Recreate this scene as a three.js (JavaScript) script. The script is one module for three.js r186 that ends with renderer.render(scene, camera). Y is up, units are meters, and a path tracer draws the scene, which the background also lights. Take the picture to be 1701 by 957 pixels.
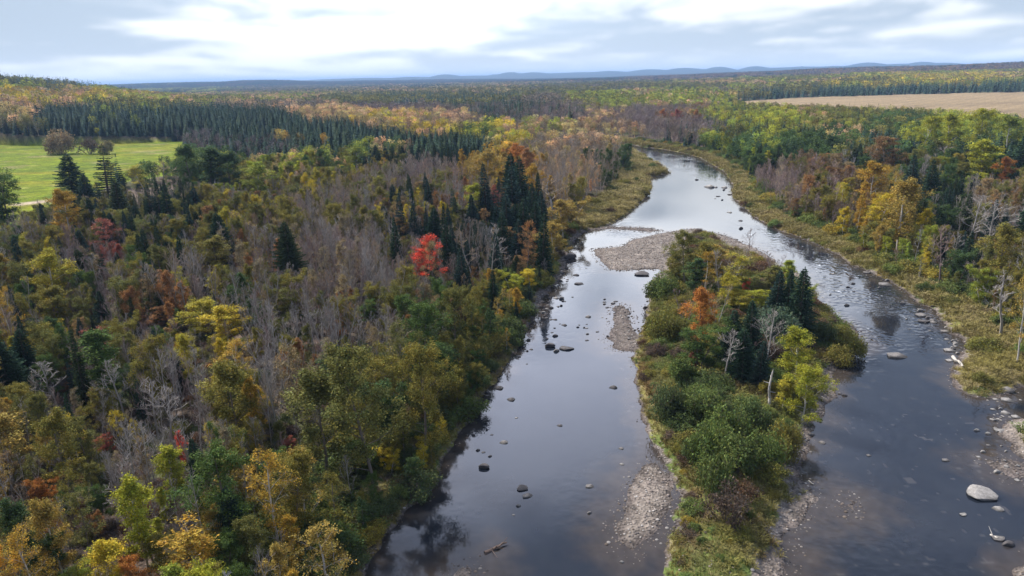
import * as THREE from 'three';

// ---------------------------------------------------------------- camera, sky, sun, exposure
const W0 = 1701, H0 = 957, EYE = 45;
const scene = new THREE.Scene();
const camera = new THREE.PerspectiveCamera(45.74, 16 / 9, 1, 60000);
camera.position.set(0, EYE, 0);
camera.rotation.order = 'YXZ';
camera.rotation.set(-17.2 * Math.PI / 180, 0, -1.2 * Math.PI / 180);
camera.updateMatrixWorld(true);
const renderer = new THREE.WebGLRenderer({ antialias: true });
renderer.toneMapping = THREE.LinearToneMapping;
renderer.toneMappingExposure = 1.98;
renderer.shadowMap.enabled = true;
scene.fog = new THREE.FogExp2(new THREE.Color().setRGB(0.42, 0.64, 1.0), 0.85e-4);

const SUN_AZ = -50 * Math.PI / 180, SUN_EL = 45 * Math.PI / 180;
const sunDir = new THREE.Vector3(Math.sin(SUN_AZ) * Math.cos(SUN_EL), Math.sin(SUN_EL), -Math.cos(SUN_AZ) * Math.cos(SUN_EL));
const sun = new THREE.DirectionalLight(new THREE.Color().setRGB(1, 0.95, 0.88), 3.9);
sun.position.copy(sunDir).multiplyScalar(900);
sun.castShadow = true; sun.shadow.radius = 20; sun.shadow.mapSize.set(4096, 4096);
Object.assign(sun.shadow.camera, { left: -700, right: 700, top: 700, bottom: -700, near: 10, far: 3000 });
scene.add(sun, sun.target);

// ---------------------------------------------------------------- random numbers and noise
function rngOf(seed) { let s = seed | 0; return () => { s = (s + 0x6d2b79f5) | 0; let t = Math.imul(s ^ (s >>> 15), 1 | s); t = (t + Math.imul(t ^ (t >>> 7), 61 | t)) ^ t; return ((t ^ (t >>> 14)) >>> 0) / 4294967296; }; }
const hash = (i, j) => { let h = Math.imul(i, 374761393) + Math.imul(j, 668265263) | 0; h = Math.imul(h ^ (h >>> 13), 1274126177); return ((h ^ (h >>> 16)) >>> 0) / 4294967296; };
function vnoise(x, y) {
  const i = Math.floor(x), j = Math.floor(y), u = x - i, v = y - j, s = u * u * (3 - 2 * u), t = v * v * (3 - 2 * v);
  return (hash(i, j) * (1 - s) + hash(i + 1, j) * s) * (1 - t) + (hash(i, j + 1) * (1 - s) + hash(i + 1, j + 1) * s) * t;
}
function fbm(x, y, n = 4) { let a = 0.5, v = 0, w = 0; for (let k = 0; k < n; k++) { v += a * vnoise(x, y); w += a; a *= 0.5; x = x * 2.03 + 17.1; y = y * 2.03 + 9.7; } return v / w; }
const clamp = (x, a = 0, b = 1) => Math.min(b, Math.max(a, x));
const sstep = (a, b, x) => { const t = clamp((x - a) / (b - a)); return t * t * (3 - 2 * t); };
const mix = (a, b, t) => a + (b - a) * t;
const mix3 = (a, b, t) => [mix(a[0], b[0], t), mix(a[1], b[1], t), mix(a[2], b[2], t)];

// ---------------------------------------------------------------- sky: a broken layer of cloud, thin and bright ahead
{
  const W = 2048, H = 1024, data = new Float32Array(W * H * 4);
  for (let r = 0; r < H; r++) {
    const up = ((r + 0.5) / H - 0.5) * Math.PI, y = Math.sin(up), cu = Math.cos(up);
    for (let c = 0; c < W; c++) {
      const az = ((c + 0.5) / W - 0.5) * 2 * Math.PI, x = Math.cos(az) * cu, z = Math.sin(az) * cu;
      let col;
      if (y <= 0) col = [0.28, 0.32, 0.38];
      else {
        const k = 1.25 / (y + 0.085), px = x * k, pz = z * k;
        const w1 = fbm(px * 0.35 + 3.1, pz * 0.35 + 8.2, 3) - 0.5, w2 = fbm(px * 0.35 + 41, pz * 0.35 + 12, 3) - 0.5;
        let n = fbm(px * 0.36 + w1 * 2.2 + 5.5, pz * 0.27 + w2 * 2.2 + 2.4, 6);
        const fine = fbm(px * 1.0 + w2 * 4, pz * 0.85 + w1 * 4, 6);
        n = n * 0.62 + fine * 0.38;
        // the cloud thins towards the sun's side ahead
        const ahead = Math.atan2(x, -z), el = Math.asin(y);
        const thin = Math.exp(-Math.pow((ahead + 0.12) / 0.30, 2)) * sstep(0.012, 0.075, el) * Math.exp(-Math.pow(Math.max(0, el - 0.35) / 0.5, 2));
        const bank = Math.exp(-Math.pow((ahead + 0.52) / 0.22, 2) - Math.pow((el - 0.07) / 0.022, 2)) + 0.5 * Math.exp(-Math.pow((ahead - 0.5) / 0.3, 2) - Math.pow((el - 0.075) / 0.025, 2));
        let t = sstep(0.40, 0.62, n - thin * 0.10 + bank * 0.09 + 0.06);       // 0 white cloud, 1 grey underside
        const white = [0.57, 0.593, 0.616], grey = [0.258, 0.318, 0.395];
        col = mix3(white, grey, t * 0.95);
        if (el > 0.12) { const q = sstep(0.12, 0.22, el) * mix(1.45, 0.70, t); const s = 1 - sstep(0.12, 0.22, el) + q; col = col.map((v) => v * s); }
        const low = Math.exp(-el / 0.026);                 // whitish air by the horizon
        col = mix3(col, [0.52, 0.57, 0.62], low * 0.8);
        const high = sstep(0.12, 0.5, el);
        col = mix3(col, [col[0] * 0.97, col[1] * 1.01, col[2] * 1.23], high);
        const glow = Math.exp(-Math.pow((ahead + 0.2) / 0.75, 2)) * sstep(0.09, 0.30, el) * Math.exp(-Math.pow(Math.max(0, el - 0.42) / 0.35, 2));
        const b = 1 + thin * 0.28 + glow * 1.3;
        col = [col[0] * b, col[1] * b, col[2] * b];
      }
      const i = (r * W + c) * 4; data[i] = col[0]; data[i + 1] = col[1]; data[i + 2] = col[2]; data[i + 3] = 1;
    }
  }
  const sky = new THREE.DataTexture(data, W, H, THREE.RGBAFormat, THREE.FloatType);
  sky.mapping = THREE.EquirectangularReflectionMapping; sky.magFilter = THREE.LinearFilter; sky.needsUpdate = true;
  scene.background = sky; scene.environment = sky;
}

// ---------------------------------------------------------------- surveying: a sight line of the photograph meets the ground
const tanY = Math.tan(camera.fov * Math.PI / 360), mw = camera.matrixWorld.elements;
function ray(px, py) {
  const x = (px - W0 / 2) / (H0 / 2) * tanY, y = -(py - H0 / 2) / (H0 / 2) * tanY;
  return new THREE.Vector3(mw[0] * x + mw[4] * y - mw[8], mw[1] * x + mw[5] * y - mw[9], mw[2] * x + mw[6] * y - mw[10]).normalize();
}
function at(px, py, h = 0) { const d = ray(px, py), t = (h - EYE) / d.y; return [d.x * t, d.z * t]; }
const tmpV = new THREE.Vector3();
function toPix(x, y, z) { tmpV.set(x, y, z).applyMatrix4(camera.matrixWorldInverse); const w = -tmpV.z; return [W0 / 2 + tmpV.x / w / tanY * H0 / 2, H0 / 2 - tmpV.y / w / tanY * H0 / 2, w]; }

// ---------------------------------------------------------------- river and land outlines
// each line: points sighted in the photograph, then the width of grassy margin and of bare gravel (metres) along it
const BANK = [
  { g: 1.0, s: 0.25, world: [[-20, 70]], p: [[590, 990], [622, 930], [660, 868], [690, 838], [728, 795], [757, 730], [792, 672], [826, 632], [852, 588], [876, 548]] },
  { g: 1.6, s: 2.6, p: [[892, 520], [906, 492], [928, 470], [940, 440], [948, 408], [966, 388]] },
  { g: 16, s: 0.6, p: [[985, 380], [1012, 375], [1037, 361], [1056, 346], [1076, 325], [1084, 311], [1080, 294], [1098, 291], [1115, 288], [1100, 277], [1076, 265], [1055, 251], [1030, 243], [1004, 241]] },
  { g: 10, s: 1.0, p: [[960, 240], [915, 243], [905, 239], [960, 234], [1012, 233], [1047, 240], [1065, 244], [1100, 248]] },
  { g: 9, s: 0.5, p: [[1128, 253], [1160, 261], [1182, 273], [1203, 286], [1217, 307], [1214, 325], [1235, 345], [1253, 361], [1278, 375], [1299, 385], [1334, 396], [1377, 416]] },
  { g: 6, s: 0.6, p: [[1402, 430], [1412, 440], [1445, 452], [1486, 473], [1511, 489]] },
  { g: 8.5, s: 0.8, p: [[1520, 502], [1548, 512], [1565, 532], [1577, 553], [1602, 563], [1606, 575], [1591, 592], [1579, 622], [1587, 648], [1612, 659], [1648, 664], [1672, 655], [1690, 643], [1740, 650], [1800, 735], [1880, 1000]], end: [[75, 70]] },
];
const toWorld = (l) => l.map(([a, b]) => at(a, b));
const river = [];
for (const b of BANK) for (const q of [...(b.world ?? []), ...toWorld(b.p), ...(b.end ?? [])]) river.push({ x: q[0], z: q[1], g: b.g, s: b.s });
const ISLAND = toWorld([[1112, 985], [1106, 950], [1098, 922], [1112, 885], [1126, 858], [1140, 827], [1122, 815], [1108, 790], [1095, 765], [1076, 728], [1064, 679], [1057, 629], [1052, 590], [1062, 556], [1072, 535], [1078, 500], [1077, 476], [1092, 456], [1104, 440], [1112, 405], [1135, 388], [1175, 388], [1215, 408], [1250, 424], [1285, 440], [1330, 455], [1350, 479], [1367, 512], [1396, 528], [1420, 545], [1438, 574], [1428, 586], [1400, 602], [1387, 627], [1386, 660], [1371, 685], [1354, 705], [1346, 736], [1336, 778], [1322, 798], [1338, 827], [1337, 852], [1320, 872], [1311, 901], [1304, 942], [1296, 990]]);
ISLAND.push([27, 5], [15, 5]);
const PATCHES = [toWorld([[1659, 706], [1690, 698], [1770, 690], [1770, 800], [1697, 762], [1684, 749], [1668, 728]]), toWorld([[1683, 940], [1701, 928], [1770, 925], [1770, 1010], [1690, 965]])];
const BARS = [
  { rise: 0.40, p: [[987, 417], [993, 413], [1011, 412], [1035, 409], [1054, 398], [1080, 392], [1108, 386], [1150, 380], [1200, 390], [1250, 410], [1285, 432], [1288, 446], [1240, 440], [1160, 440], [1108, 448], [1068, 447], [1040, 449], [1015, 448], [997, 433]] },
  { rise: 0.10, p: [[970, 378], [1000, 376], [1040, 377], [1080, 379], [1100, 384], [1080, 386], [1040, 382], [1000, 381], [972, 383]] },
  { rise: 0.13, p: [[1024, 507], [1041, 508], [1044, 524], [1050, 545], [1066, 560], [1070, 575], [1052, 585], [1020, 580], [1010, 565], [1018, 540], [1016, 522]] },
  { rise: 0.33, p: [[1089, 767], [1102, 790], [1119, 811], [1124, 842], [1108, 850], [1082, 888], [1060, 902], [1047, 914], [1032, 905], [1018, 882], [1030, 860], [1041, 840], [1054, 794]] },
  { rise: 0.10, p: [[745, 955], [760, 940], [785, 935], [790, 948], [778, 975], [750, 985]] },
  { rise: 0.08, p: [[1396, 832], [1406, 824], [1418, 832], [1420, 845], [1404, 852]] },
  { rise: 0.42, p: [[1338, 796], [1346, 827], [1342, 854], [1324, 876], [1296, 868], [1304, 830], [1316, 798]] },
  { rise: 0.45, p: [[1314, 896], [1310, 945], [1300, 1010], [1232, 1010], [1248, 955], [1276, 914]] },
  { rise: 0.05, p: [[1640, 768], [1668, 762], [1700, 772], [1706, 800], [1672, 795]] },
];
for (const b of BARS) b.w = toWorld(b.p);

function polyDist(P, x, z) {      // signed distance, positive inside; and the nearest edge
  let best = 1e18, bi = 0, inside = false;
  for (let i = 0, n = P.length, j = n - 1; i < n; j = i++) {
    const ax = P[j].x ?? P[j][0], az = P[j].z ?? P[j][1], bx = P[i].x ?? P[i][0], bz = P[i].z ?? P[i][1];
    const ex = bx - ax, ez = bz - az, t = clamp(((x - ax) * ex + (z - az) * ez) / (ex * ex + ez * ez || 1));
    const dx = ax + ex * t - x, dz = az + ez * t - z, d = dx * dx + dz * dz;
    if (d < best) { best = d; bi = t < 0.5 ? j : i; }
    if ((az > z) !== (bz > z) && x < (bx - ax) * (z - az) / (bz - az) + ax) inside = !inside;
  }
  return [inside ? Math.sqrt(best) : -Math.sqrt(best), bi];
}
const river2 = river.map((q) => q);
// grid of land distances: bank, island, patches, bars
const GX0 = -60, GX1 = 230, GZ0 = -600, GZ1 = 60, GS = 0.6, GW = Math.ceil((GX1 - GX0) / GS), GH = Math.ceil((GZ1 - GZ0) / GS);
const gBank = new Float32Array(GW * GH), gIsle = new Float32Array(GW * GH), gBar = new Float32Array(GW * GH), gGrass = new Float32Array(GW * GH), gGrav = new Float32Array(GW * GH);
{
  const box = (P) => { let a = 1e9, b = -1e9, c = 1e9, d = -1e9; for (const q of P) { a = Math.min(a, q[0]); b = Math.max(b, q[0]); c = Math.min(c, q[1]); d = Math.max(d, q[1]); } return [a - 12, b + 12, c - 12, d + 12]; };
  const isles = [ISLAND, ...PATCHES].map((P) => ({ P, b: box(P) })), bars = BARS.map((B) => ({ P: B.w, b: box(B.w), rise: B.rise }));
  for (let j = 0; j < GH; j++) for (let i = 0; i < GW; i++) {
    const x0 = GX0 + i * GS, z0 = GZ0 + j * GS, k = j * GW + i, far = Math.hypot(x0, z0);
    const wob = Math.min(1, 40 / far + 0.35);
    const x = x0 + (fbm(x0 * 0.45, z0 * 0.45, 3) - 0.5) * 2.4 * wob, z = z0 + (fbm(x0 * 0.45 + 50, z0 * 0.45 + 9, 3) - 0.5) * 2.4 * wob;
    const [d, n] = polyDist(river2, x, z);
    gBank[k] = -d; gGrass[k] = river2[n].g; gGrav[k] = river2[n].s;
    let a = -30; for (const o of isles) if (x > o.b[0] && x < o.b[1] && z > o.b[2] && z < o.b[3]) a = Math.max(a, polyDist(o.P, x, z)[0]);
    gIsle[k] = a;
    let h = -1; for (const o of bars) if (x > o.b[0] && x < o.b[1] && z > o.b[2] && z < o.b[3]) { const s = polyDist(o.P, x, z)[0]; h = Math.max(h, s > 0 ? o.rise * (1 - Math.exp(-s * 0.9)) : s * 0.14); }
    gBar[k] = h;
  }
}
function look(g, x, z, out) {
  const u = (x - GX0) / GS, v = (z - GZ0) / GS, i = Math.floor(u), j = Math.floor(v);
  if (i < 0 || j < 0 || i >= GW - 1 || j >= GH - 1) return out;
  const s = u - i, t = v - j, k = j * GW + i;
  return mix(mix(g[k], g[k + 1], s), mix(g[k + GW], g[k + GW + 1], s), t);
}
const inGrid = (x, z) => x > GX0 && x < GX1 - 1 && z > GZ0 && z < GZ1 - 1;

// hills: [sight x, sight y of the top, distance, half width in sight units, depth in metres]
const HILLS = [[-120, 122, 1500, 150, 420], [40, 134, 1750, 110, 420], [150, 152, 1900, 90, 420],
  [300, 140.5, 6600, 160, 900], [430, 136, 6600, 90, 900], [560, 137, 7000, 120, 900], [180, 146, 6600, 120, 900], [700, 134, 7400, 160, 900], [900, 133, 7400, 160, 900],
  [250, 138.5, 11500, 120, 1500], [420, 134.5, 11500, 120, 1500], [600, 130.5, 11500, 140, 1500], [780, 126.5, 11500, 140, 1500], [960, 121.5, 11500, 140, 1500], [1150, 117, 11500, 140, 1500], [1320, 112.5, 11500, 140, 1500], [1500, 108, 11500, 140, 1500], [1680, 106, 11500, 140, 1500], [320, 135.5, 11500, 36, 1500], [560, 132, 11500, 50, 1500], [680, 128, 11500, 60, 1500], [740, 122.5, 11500, 26, 1500], [822, 123, 11500, 18, 1500], [846, 119.5, 11500, 22, 1500], [885, 120, 11500, 32, 1500], [940, 122, 11500, 50, 1500],
  [1010, 119, 11500, 55, 1500], [1080, 116, 11500, 55, 1500], [1135, 112.5, 11500, 40, 1500], [1195, 110.5, 11500, 26, 1500], [1255, 109.5, 11500, 26, 1500], [1330, 110, 11500, 34, 1500], [1385, 109, 11500, 40, 1500], [1440, 104, 11500, 34, 1500], [1490, 106, 11500, 30, 1500], [1530, 102.5, 11500, 26, 1500], [1570, 104, 11500, 32, 1500], [1640, 107, 11500, 60, 1500],
  [1250, 121, 5200, 200, 1200], [1480, 113, 4200, 220, 1100], [1750, 106, 3600, 240, 1000],
].map(([px, py, D, w, dep]) => {
  if (D > 11000 && w < 45) { py += 1.3; w *= 1.25; }
  const r = ray(px, py), l = Math.hypot(r.x, r.z);
  return { x: r.x / l * D, z: r.z / l * D, ux: r.x / l, uz: r.z / l, h: EYE + D * r.y / l - (D < 6000 ? 12 : 0), w: w / 1134 * D, dep };
});
function hillHeight(x, z) {
  const d = Math.hypot(x, z); if (d < 600) return 0;
  let keep = 0;
  for (const q of HILLS) {
    const dx = x - q.x, dz = z - q.z, along = dx * q.ux + dz * q.uz, across = dx * q.uz - dz * q.ux;
    const g = Math.exp(-(along * along) / (2 * q.dep * q.dep) - (across * across) / (2 * q.w * q.w * 0.6));
    keep = Math.max(keep, q.h * g) + Math.min(keep, q.h * g) * 0.04;
  }
  const roll = (fbm(x / 900 + 4, z / 900 + 7, 3) - 0.5) * 2 + (fbm(x / 260 + 14, z / 260 + 3, 2) - 0.5) * 0.8;
  return keep * (0.97 + 0.06 * vnoise(x / 300, z / 300)) + sstep(700, 2600, d) * (roll * 11 + 1) * (d > 1500 ? mix(1, x > 0 ? 0.7 : 0.35, sstep(1500, 3200, d)) : 1);
}
const FIELD = toWorld([[-260, 262], [-60, 243], [60, 247], [130, 245], [200, 243], [250, 241], [310, 240], [312, 262], [300, 285], [290, 300], [230, 306], [185, 318], [130, 340], [70, 372], [30, 410], [-120, 440]]);
const TAN = (() => { const P = [[1225, 169], [1340, 163.5], [1500, 160], [1701, 157.5], [1850, 155], [1850, 222], [1701, 214], [1560, 203], [1450, 196], [1340, 191], [1240, 186]]; return P.map(([a, b]) => at(a, b, 3)); })();
const MARSH = toWorld([[560, 186], [620, 182], [700, 184], [690, 190], [600, 191]]);
const track = toWorld([[250, 293], [268, 289], [285, 284], [302, 280]]), track2 = toWorld([[40, 350], [70, 346], [100, 343]]);

// what the ground is at a place: { h, kind, d }: kinds water, gravel, grass, wood, field, tan, marsh
function ground(x, z) {
  let base = 2.4 + (fbm(x / 55, z / 55, 3) - 0.5) * 2.4 + hillHeight(x, z);
  const d = Math.hypot(x, z);
  if (inGrid(x, z)) {
    const b = look(gBank, x, z, 30), is = look(gIsle, x, z, -30), bar = look(gBar, x, z, -1);
    const k = Math.round((z - GZ0) / GS) * GW + Math.round((x - GX0) / GS), gw = gGrass[k], sw = gGrav[k];
    const lump = (fbm(x * 0.8, z * 0.8, 3) - 0.5);
    const side = Math.max(b, is);
    if (side > 0) {
      const onIsle = is > b, gs = onIsle ? (z < -140 ? 3.2 : 1.3) * (x > 18 - z * 0.09 ? 1.6 : 0.35) : sw;
      const p = side < gs ? side * 0.16 : gs * 0.16 + (1 - Math.exp(-(side - gs) / 2.2)) * 1.0;
      let h = Math.max(p + lump * 0.35 * Math.min(1, side), bar);
      const far = sstep(6, 30, side);
      if (!onIsle) h = mix(h, Math.max(h, base), far); else h += Math.min(0.9, side * 0.07);
      const kind = side < gs + lump * 1.6 || (onIsle && z > -80 && bar > 0.1 + lump * 0.15) ? 'gravel' : onIsle ? 'isle' : side < gw + lump * 3 ? 'grass' : 'wood';
      return { h, kind, d: side };
    }
    const hw = Math.max(bar + lump * 0.16 * (bar > -0.3 ? 1 : 0), Math.max(side * 0.22, -1.1) + (side > -3 ? lump * 0.12 : 0));
    return { h: hw, kind: bar > -0.2 ? 'gravel' : 'water', d: side };
  }
  let kind = 'wood';
  if (d < 700 && x < 0 && polyDist(FIELD, x, z)[0] > 0) { kind = 'field'; }
  else if (x > 100 && d > 350 && d < 1800) { const s = polyDist(TAN, x, z)[0]; if (s > 0) { kind = 'tan'; base = 3 + hillHeight(x, z); } }
  else if (x < 0 && d > 500 && d < 1500 && polyDist(MARSH, x, z)[0] > 0) kind = 'marsh';
  if (kind === 'field') base = 2.4 + (fbm(x / 55, z / 55, 3) - 0.5) * 1.2;
  return { h: base, kind, d: 40 };
}

// ---------------------------------------------------------------- names and labels
const used = new Map();
function numbered(name) { const n = used.get(name) ?? 0; used.set(name, n + 1); return n ? `${name}_${String(n).padStart(3, '0')}` : name; }
function tag(o, label, category, group, kind) { Object.assign(o.userData, { label }, category ? { category } : {}, group ? { group } : {}, kind ? { kind } : {}); return o; }
function shadow(o) { o.castShadow = o.receiveShadow = true; return o; }

// ---------------------------------------------------------------- materials
function dataTex(n, m, f, srgb) {
  const d = new Uint8Array(n * m * 4);
  for (let j = 0; j < m; j++) for (let i = 0; i < n; i++) { const c = f(i, j), k = (j * n + i) * 4; d[k] = clamp(c[0]) * 255; d[k + 1] = clamp(c[1]) * 255; d[k + 2] = clamp(c[2]) * 255; d[k + 3] = 255; }
  const t = new THREE.DataTexture(d, n, m); t.magFilter = THREE.LinearFilter; t.wrapS = t.wrapT = THREE.RepeatWrapping; if (srgb) t.colorSpace = THREE.SRGBColorSpace; t.needsUpdate = true; return t;
}
function tileNoise(n, seed) {   // tiling grain, coarse and fine together
  const L = (per) => { const r = rngOf(seed + per), g = new Float32Array(per * per).map(() => r()); return (u, v) => { const x = u * per, y = v * per, i = Math.floor(x), j = Math.floor(y), s = x - i, t = y - j, q = (a, b) => g[((b % per) + per) % per * per + ((a % per) + per) % per]; const ss = s * s * (3 - 2 * s), tt = t * t * (3 - 2 * t); return mix(mix(q(i, j), q(i + 1, j), ss), mix(q(i, j + 1), q(i + 1, j + 1), ss), tt); }; };
  const a = L(8), b = L(32), c = L(128);
  return (i, j) => { const u = i / n, v = j / n; return a(u, v) * 0.3 + b(u, v) * 0.3 + c(u, v) * 0.4; };
}
const grain = tileNoise(512, 5), grainTex = dataTex(512, 512, (i, j) => { const v = 0.55 + (grain(i, j) - 0.5) * 0.9; return [v, v, v]; });
const barkNoise = tileNoise(128, 9), barkTex = dataTex(128, 128, (i, j) => { const v = 0.5 + barkNoise(i, (j * 5) % 128) * 0.6; return [v, v, v]; }, true);
const M = {};
M.ground = new THREE.MeshPhysicalMaterial({ name: 'ground', specularIntensity: 0.15, vertexColors: true, roughness: 1, map: grainTex, bumpMap: grainTex, bumpScale: 0.35 });
const mat = (name, c, extra = {}) => { const m = new THREE.MeshPhysicalMaterial({ name, roughness: 0.9, vertexColors: true, specularIntensity: 0.2, ...extra }); m.color.setRGB(...c); return m; };
const leafMat = (name, c, tr = 0.3) => { const m = new THREE.MeshPhysicalMaterial({ name, roughness: 0.8, vertexColors: true, transmission: tr, thickness: 0, side: THREE.DoubleSide, specularIntensity: 0.1 }); m.color.setRGB(...c); return m; };

// ---------------------------------------------------------------- ground: one sheet, finest near the river, out past the last hills
const C = { litter: [0.125, 0.093, 0.072], moss: [0.07, 0.075, 0.03], grass: [0.19, 0.165, 0.05], dry: [0.30, 0.235, 0.115], green: [0.10, 0.13, 0.035], rust: [0.17, 0.085, 0.035], gravel: [0.25, 0.213, 0.178], wet: [0.10, 0.085, 0.075], bed: [0.05, 0.037, 0.028], field: [0.145, 0.19, 0.007], field2: [0.20, 0.20, 0.012], tan: [0.28, 0.205, 0.115], tan2: [0.18, 0.13, 0.08], far: [0.075, 0.075, 0.045], far2: [0.12, 0.075, 0.055] };
function groundColor(x, z, g, d) {
  const n = fbm(x * 0.35, z * 0.35, 3), m = fbm(x * 0.07 + 30, z * 0.07, 3), f = vnoise(x * 2.3, z * 2.3);
  let c;
  if (g.kind === 'water') c = C.bed;
  else if (g.kind === 'gravel') { c = mix3(C.wet, C.gravel, sstep(0.03, 0.22, g.h)); c = mix3(c, [0.13, 0.105, 0.095], n * 0.8); c = c.map((v) => v * (0.72 + 0.5 * f)); }
  else if (g.kind === 'grass' || g.kind === 'isle') { c = mix3(C.grass, C.green, sstep(0.4, 0.62, m)); c = mix3(c, C.dry, sstep(0.5, 0.75, n) * 0.7); c = mix3(c, C.rust, sstep(0.6, 0.75, fbm(x * 0.12 + 90, z * 0.12, 3)) * 0.5); }
  else if (g.kind === 'field') { c = mix3(C.field, C.field2, sstep(0.35, 0.7, fbm(x * 0.02, z * 0.09, 4))); c = mix3(c, [0.085, 0.13, 0.010], sstep(0.52, 0.7, fbm(x * 0.03 + 9, z * 0.06 + 2, 4)) * 0.7); const row = Math.sin((x * 0.35 + z * 0.94) * 0.62 + fbm(x * 0.02, z * 0.02, 2) * 4); c = c.map((v) => v * (0.93 + 0.07 * row)); c = mix3(c, [0.26, 0.215, 0.09], sstep(0.62, 0.8, fbm(x * 0.05 + 60, z * 0.12, 3)) * 0.6); c = c.map((v) => v * (0.85 + 0.3 * f)); }
  else if (g.kind === 'tan') c = mix3(C.tan2, C.tan, sstep(0.1, 0.8, fbm(x * 0.004, z * 0.016, 5) + (d - 700) * 0.0007)).map((v) => v * (0.8 + 0.4 * fbm(x * 0.02, z * 0.11, 4)));
  else if (g.kind === 'marsh') c = [0.26, 0.20, 0.19];
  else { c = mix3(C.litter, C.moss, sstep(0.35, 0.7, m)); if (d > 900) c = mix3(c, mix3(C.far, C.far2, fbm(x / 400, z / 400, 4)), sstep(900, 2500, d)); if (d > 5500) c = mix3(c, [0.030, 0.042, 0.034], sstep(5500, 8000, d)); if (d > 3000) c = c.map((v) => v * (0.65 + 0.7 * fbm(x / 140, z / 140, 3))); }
  for (const tr of [track, track2]) for (let i = 0; i + 1 < tr.length; i++) { const a = tr[i], b = tr[i + 1], ex = b[0] - a[0], ez = b[1] - a[1], t = clamp(((x - a[0]) * ex + (z - a[1]) * ez) / (ex * ex + ez * ez)), q = Math.hypot(a[0] + ex * t - x, a[1] + ez * t - z); if (q < 7) c = mix3([0.42, 0.33, 0.24], c, sstep(2, 7, q + n * 3)); }
  return c;
}
{
  const angs = []; for (let a = -180; a < 180;) { angs.push(a); a += Math.abs(a) < 44 ? 0.26 : Math.abs(a) < 60 ? 1 : 6; }
  const rads = [0.5, 6, 14, 24, 33]; for (let r = 40; r < 26000;) { rads.push(r); r *= r < 260 ? 1.0062 : r < 700 ? 1.011 : r < 6000 ? 1.022 : 1.05; }
  const nA = angs.length, nR = rads.length, pos = new Float32Array(nA * nR * 3), col = new Float32Array(nA * nR * 3), uv = new Float32Array(nA * nR * 2), idx = [];
  for (let i = 0; i < nR; i++) for (let j = 0; j < nA; j++) {
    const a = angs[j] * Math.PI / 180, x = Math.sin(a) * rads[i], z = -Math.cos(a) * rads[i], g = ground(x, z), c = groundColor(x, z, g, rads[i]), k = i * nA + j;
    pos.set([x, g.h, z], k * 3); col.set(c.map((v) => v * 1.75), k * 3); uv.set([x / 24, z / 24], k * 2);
    if (i + 1 < nR) { const jn = (j + 1) % nA, b = i * nA + jn, cc = k + nA, dd = (i + 1) * nA + jn; idx.push(k, b, cc, b, dd, cc); }
  }
  const g = new THREE.BufferGeometry();
  g.setAttribute('position', new THREE.BufferAttribute(pos, 3)); g.setAttribute('color', new THREE.BufferAttribute(col, 3)); g.setAttribute('uv', new THREE.BufferAttribute(uv, 2)); g.setIndex(idx); g.computeVertexNormals();
  const o = shadow(new THREE.Mesh(g, M.ground)); o.name = 'ground'; tag(o, 'wide forested ground with river banks, fields and far blue hills', 'ground', null, 'structure'); scene.add(o);
}

// ---------------------------------------------------------------- water: calm pools, a rippled channel, broken water in the riffles
const RIFF = [[1290, 400, 60, 1.0], [1390, 445, 75, 1.0], [1450, 495, 90, 1.0], [1480, 545, 90, 0.9], [1500, 610, 110, 0.45], [1120, 268, 45, 1.0], [1160, 272, 40, 0.8], [1030, 381, 30, 0.7], [955, 440, 25, 0.5], [930, 540, 50, 0.35], [1560, 700, 150, 0.30], [1450, 850, 170, 0.25], [1030, 560, 40, 0.4]].map(([px, py, w, s]) => { const q = at(px, py), D = Math.hypot(q[0], q[1], EYE); const y2 = at(px, py + w * 0.5); return { x: q[0], z: q[1], r: w / 1134 * D, rz: Math.max(w / 1134 * D, Math.abs(y2[1] - q[1]) * 1.2), s }; });
function riffle(x, z) { let v = 0.045; for (const q of RIFF) { const a = (x - q.x) / q.r, b = (z - q.z) / q.rz; v = Math.max(v, q.s * Math.exp(-(a * a + b * b))); } return v; }
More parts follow.
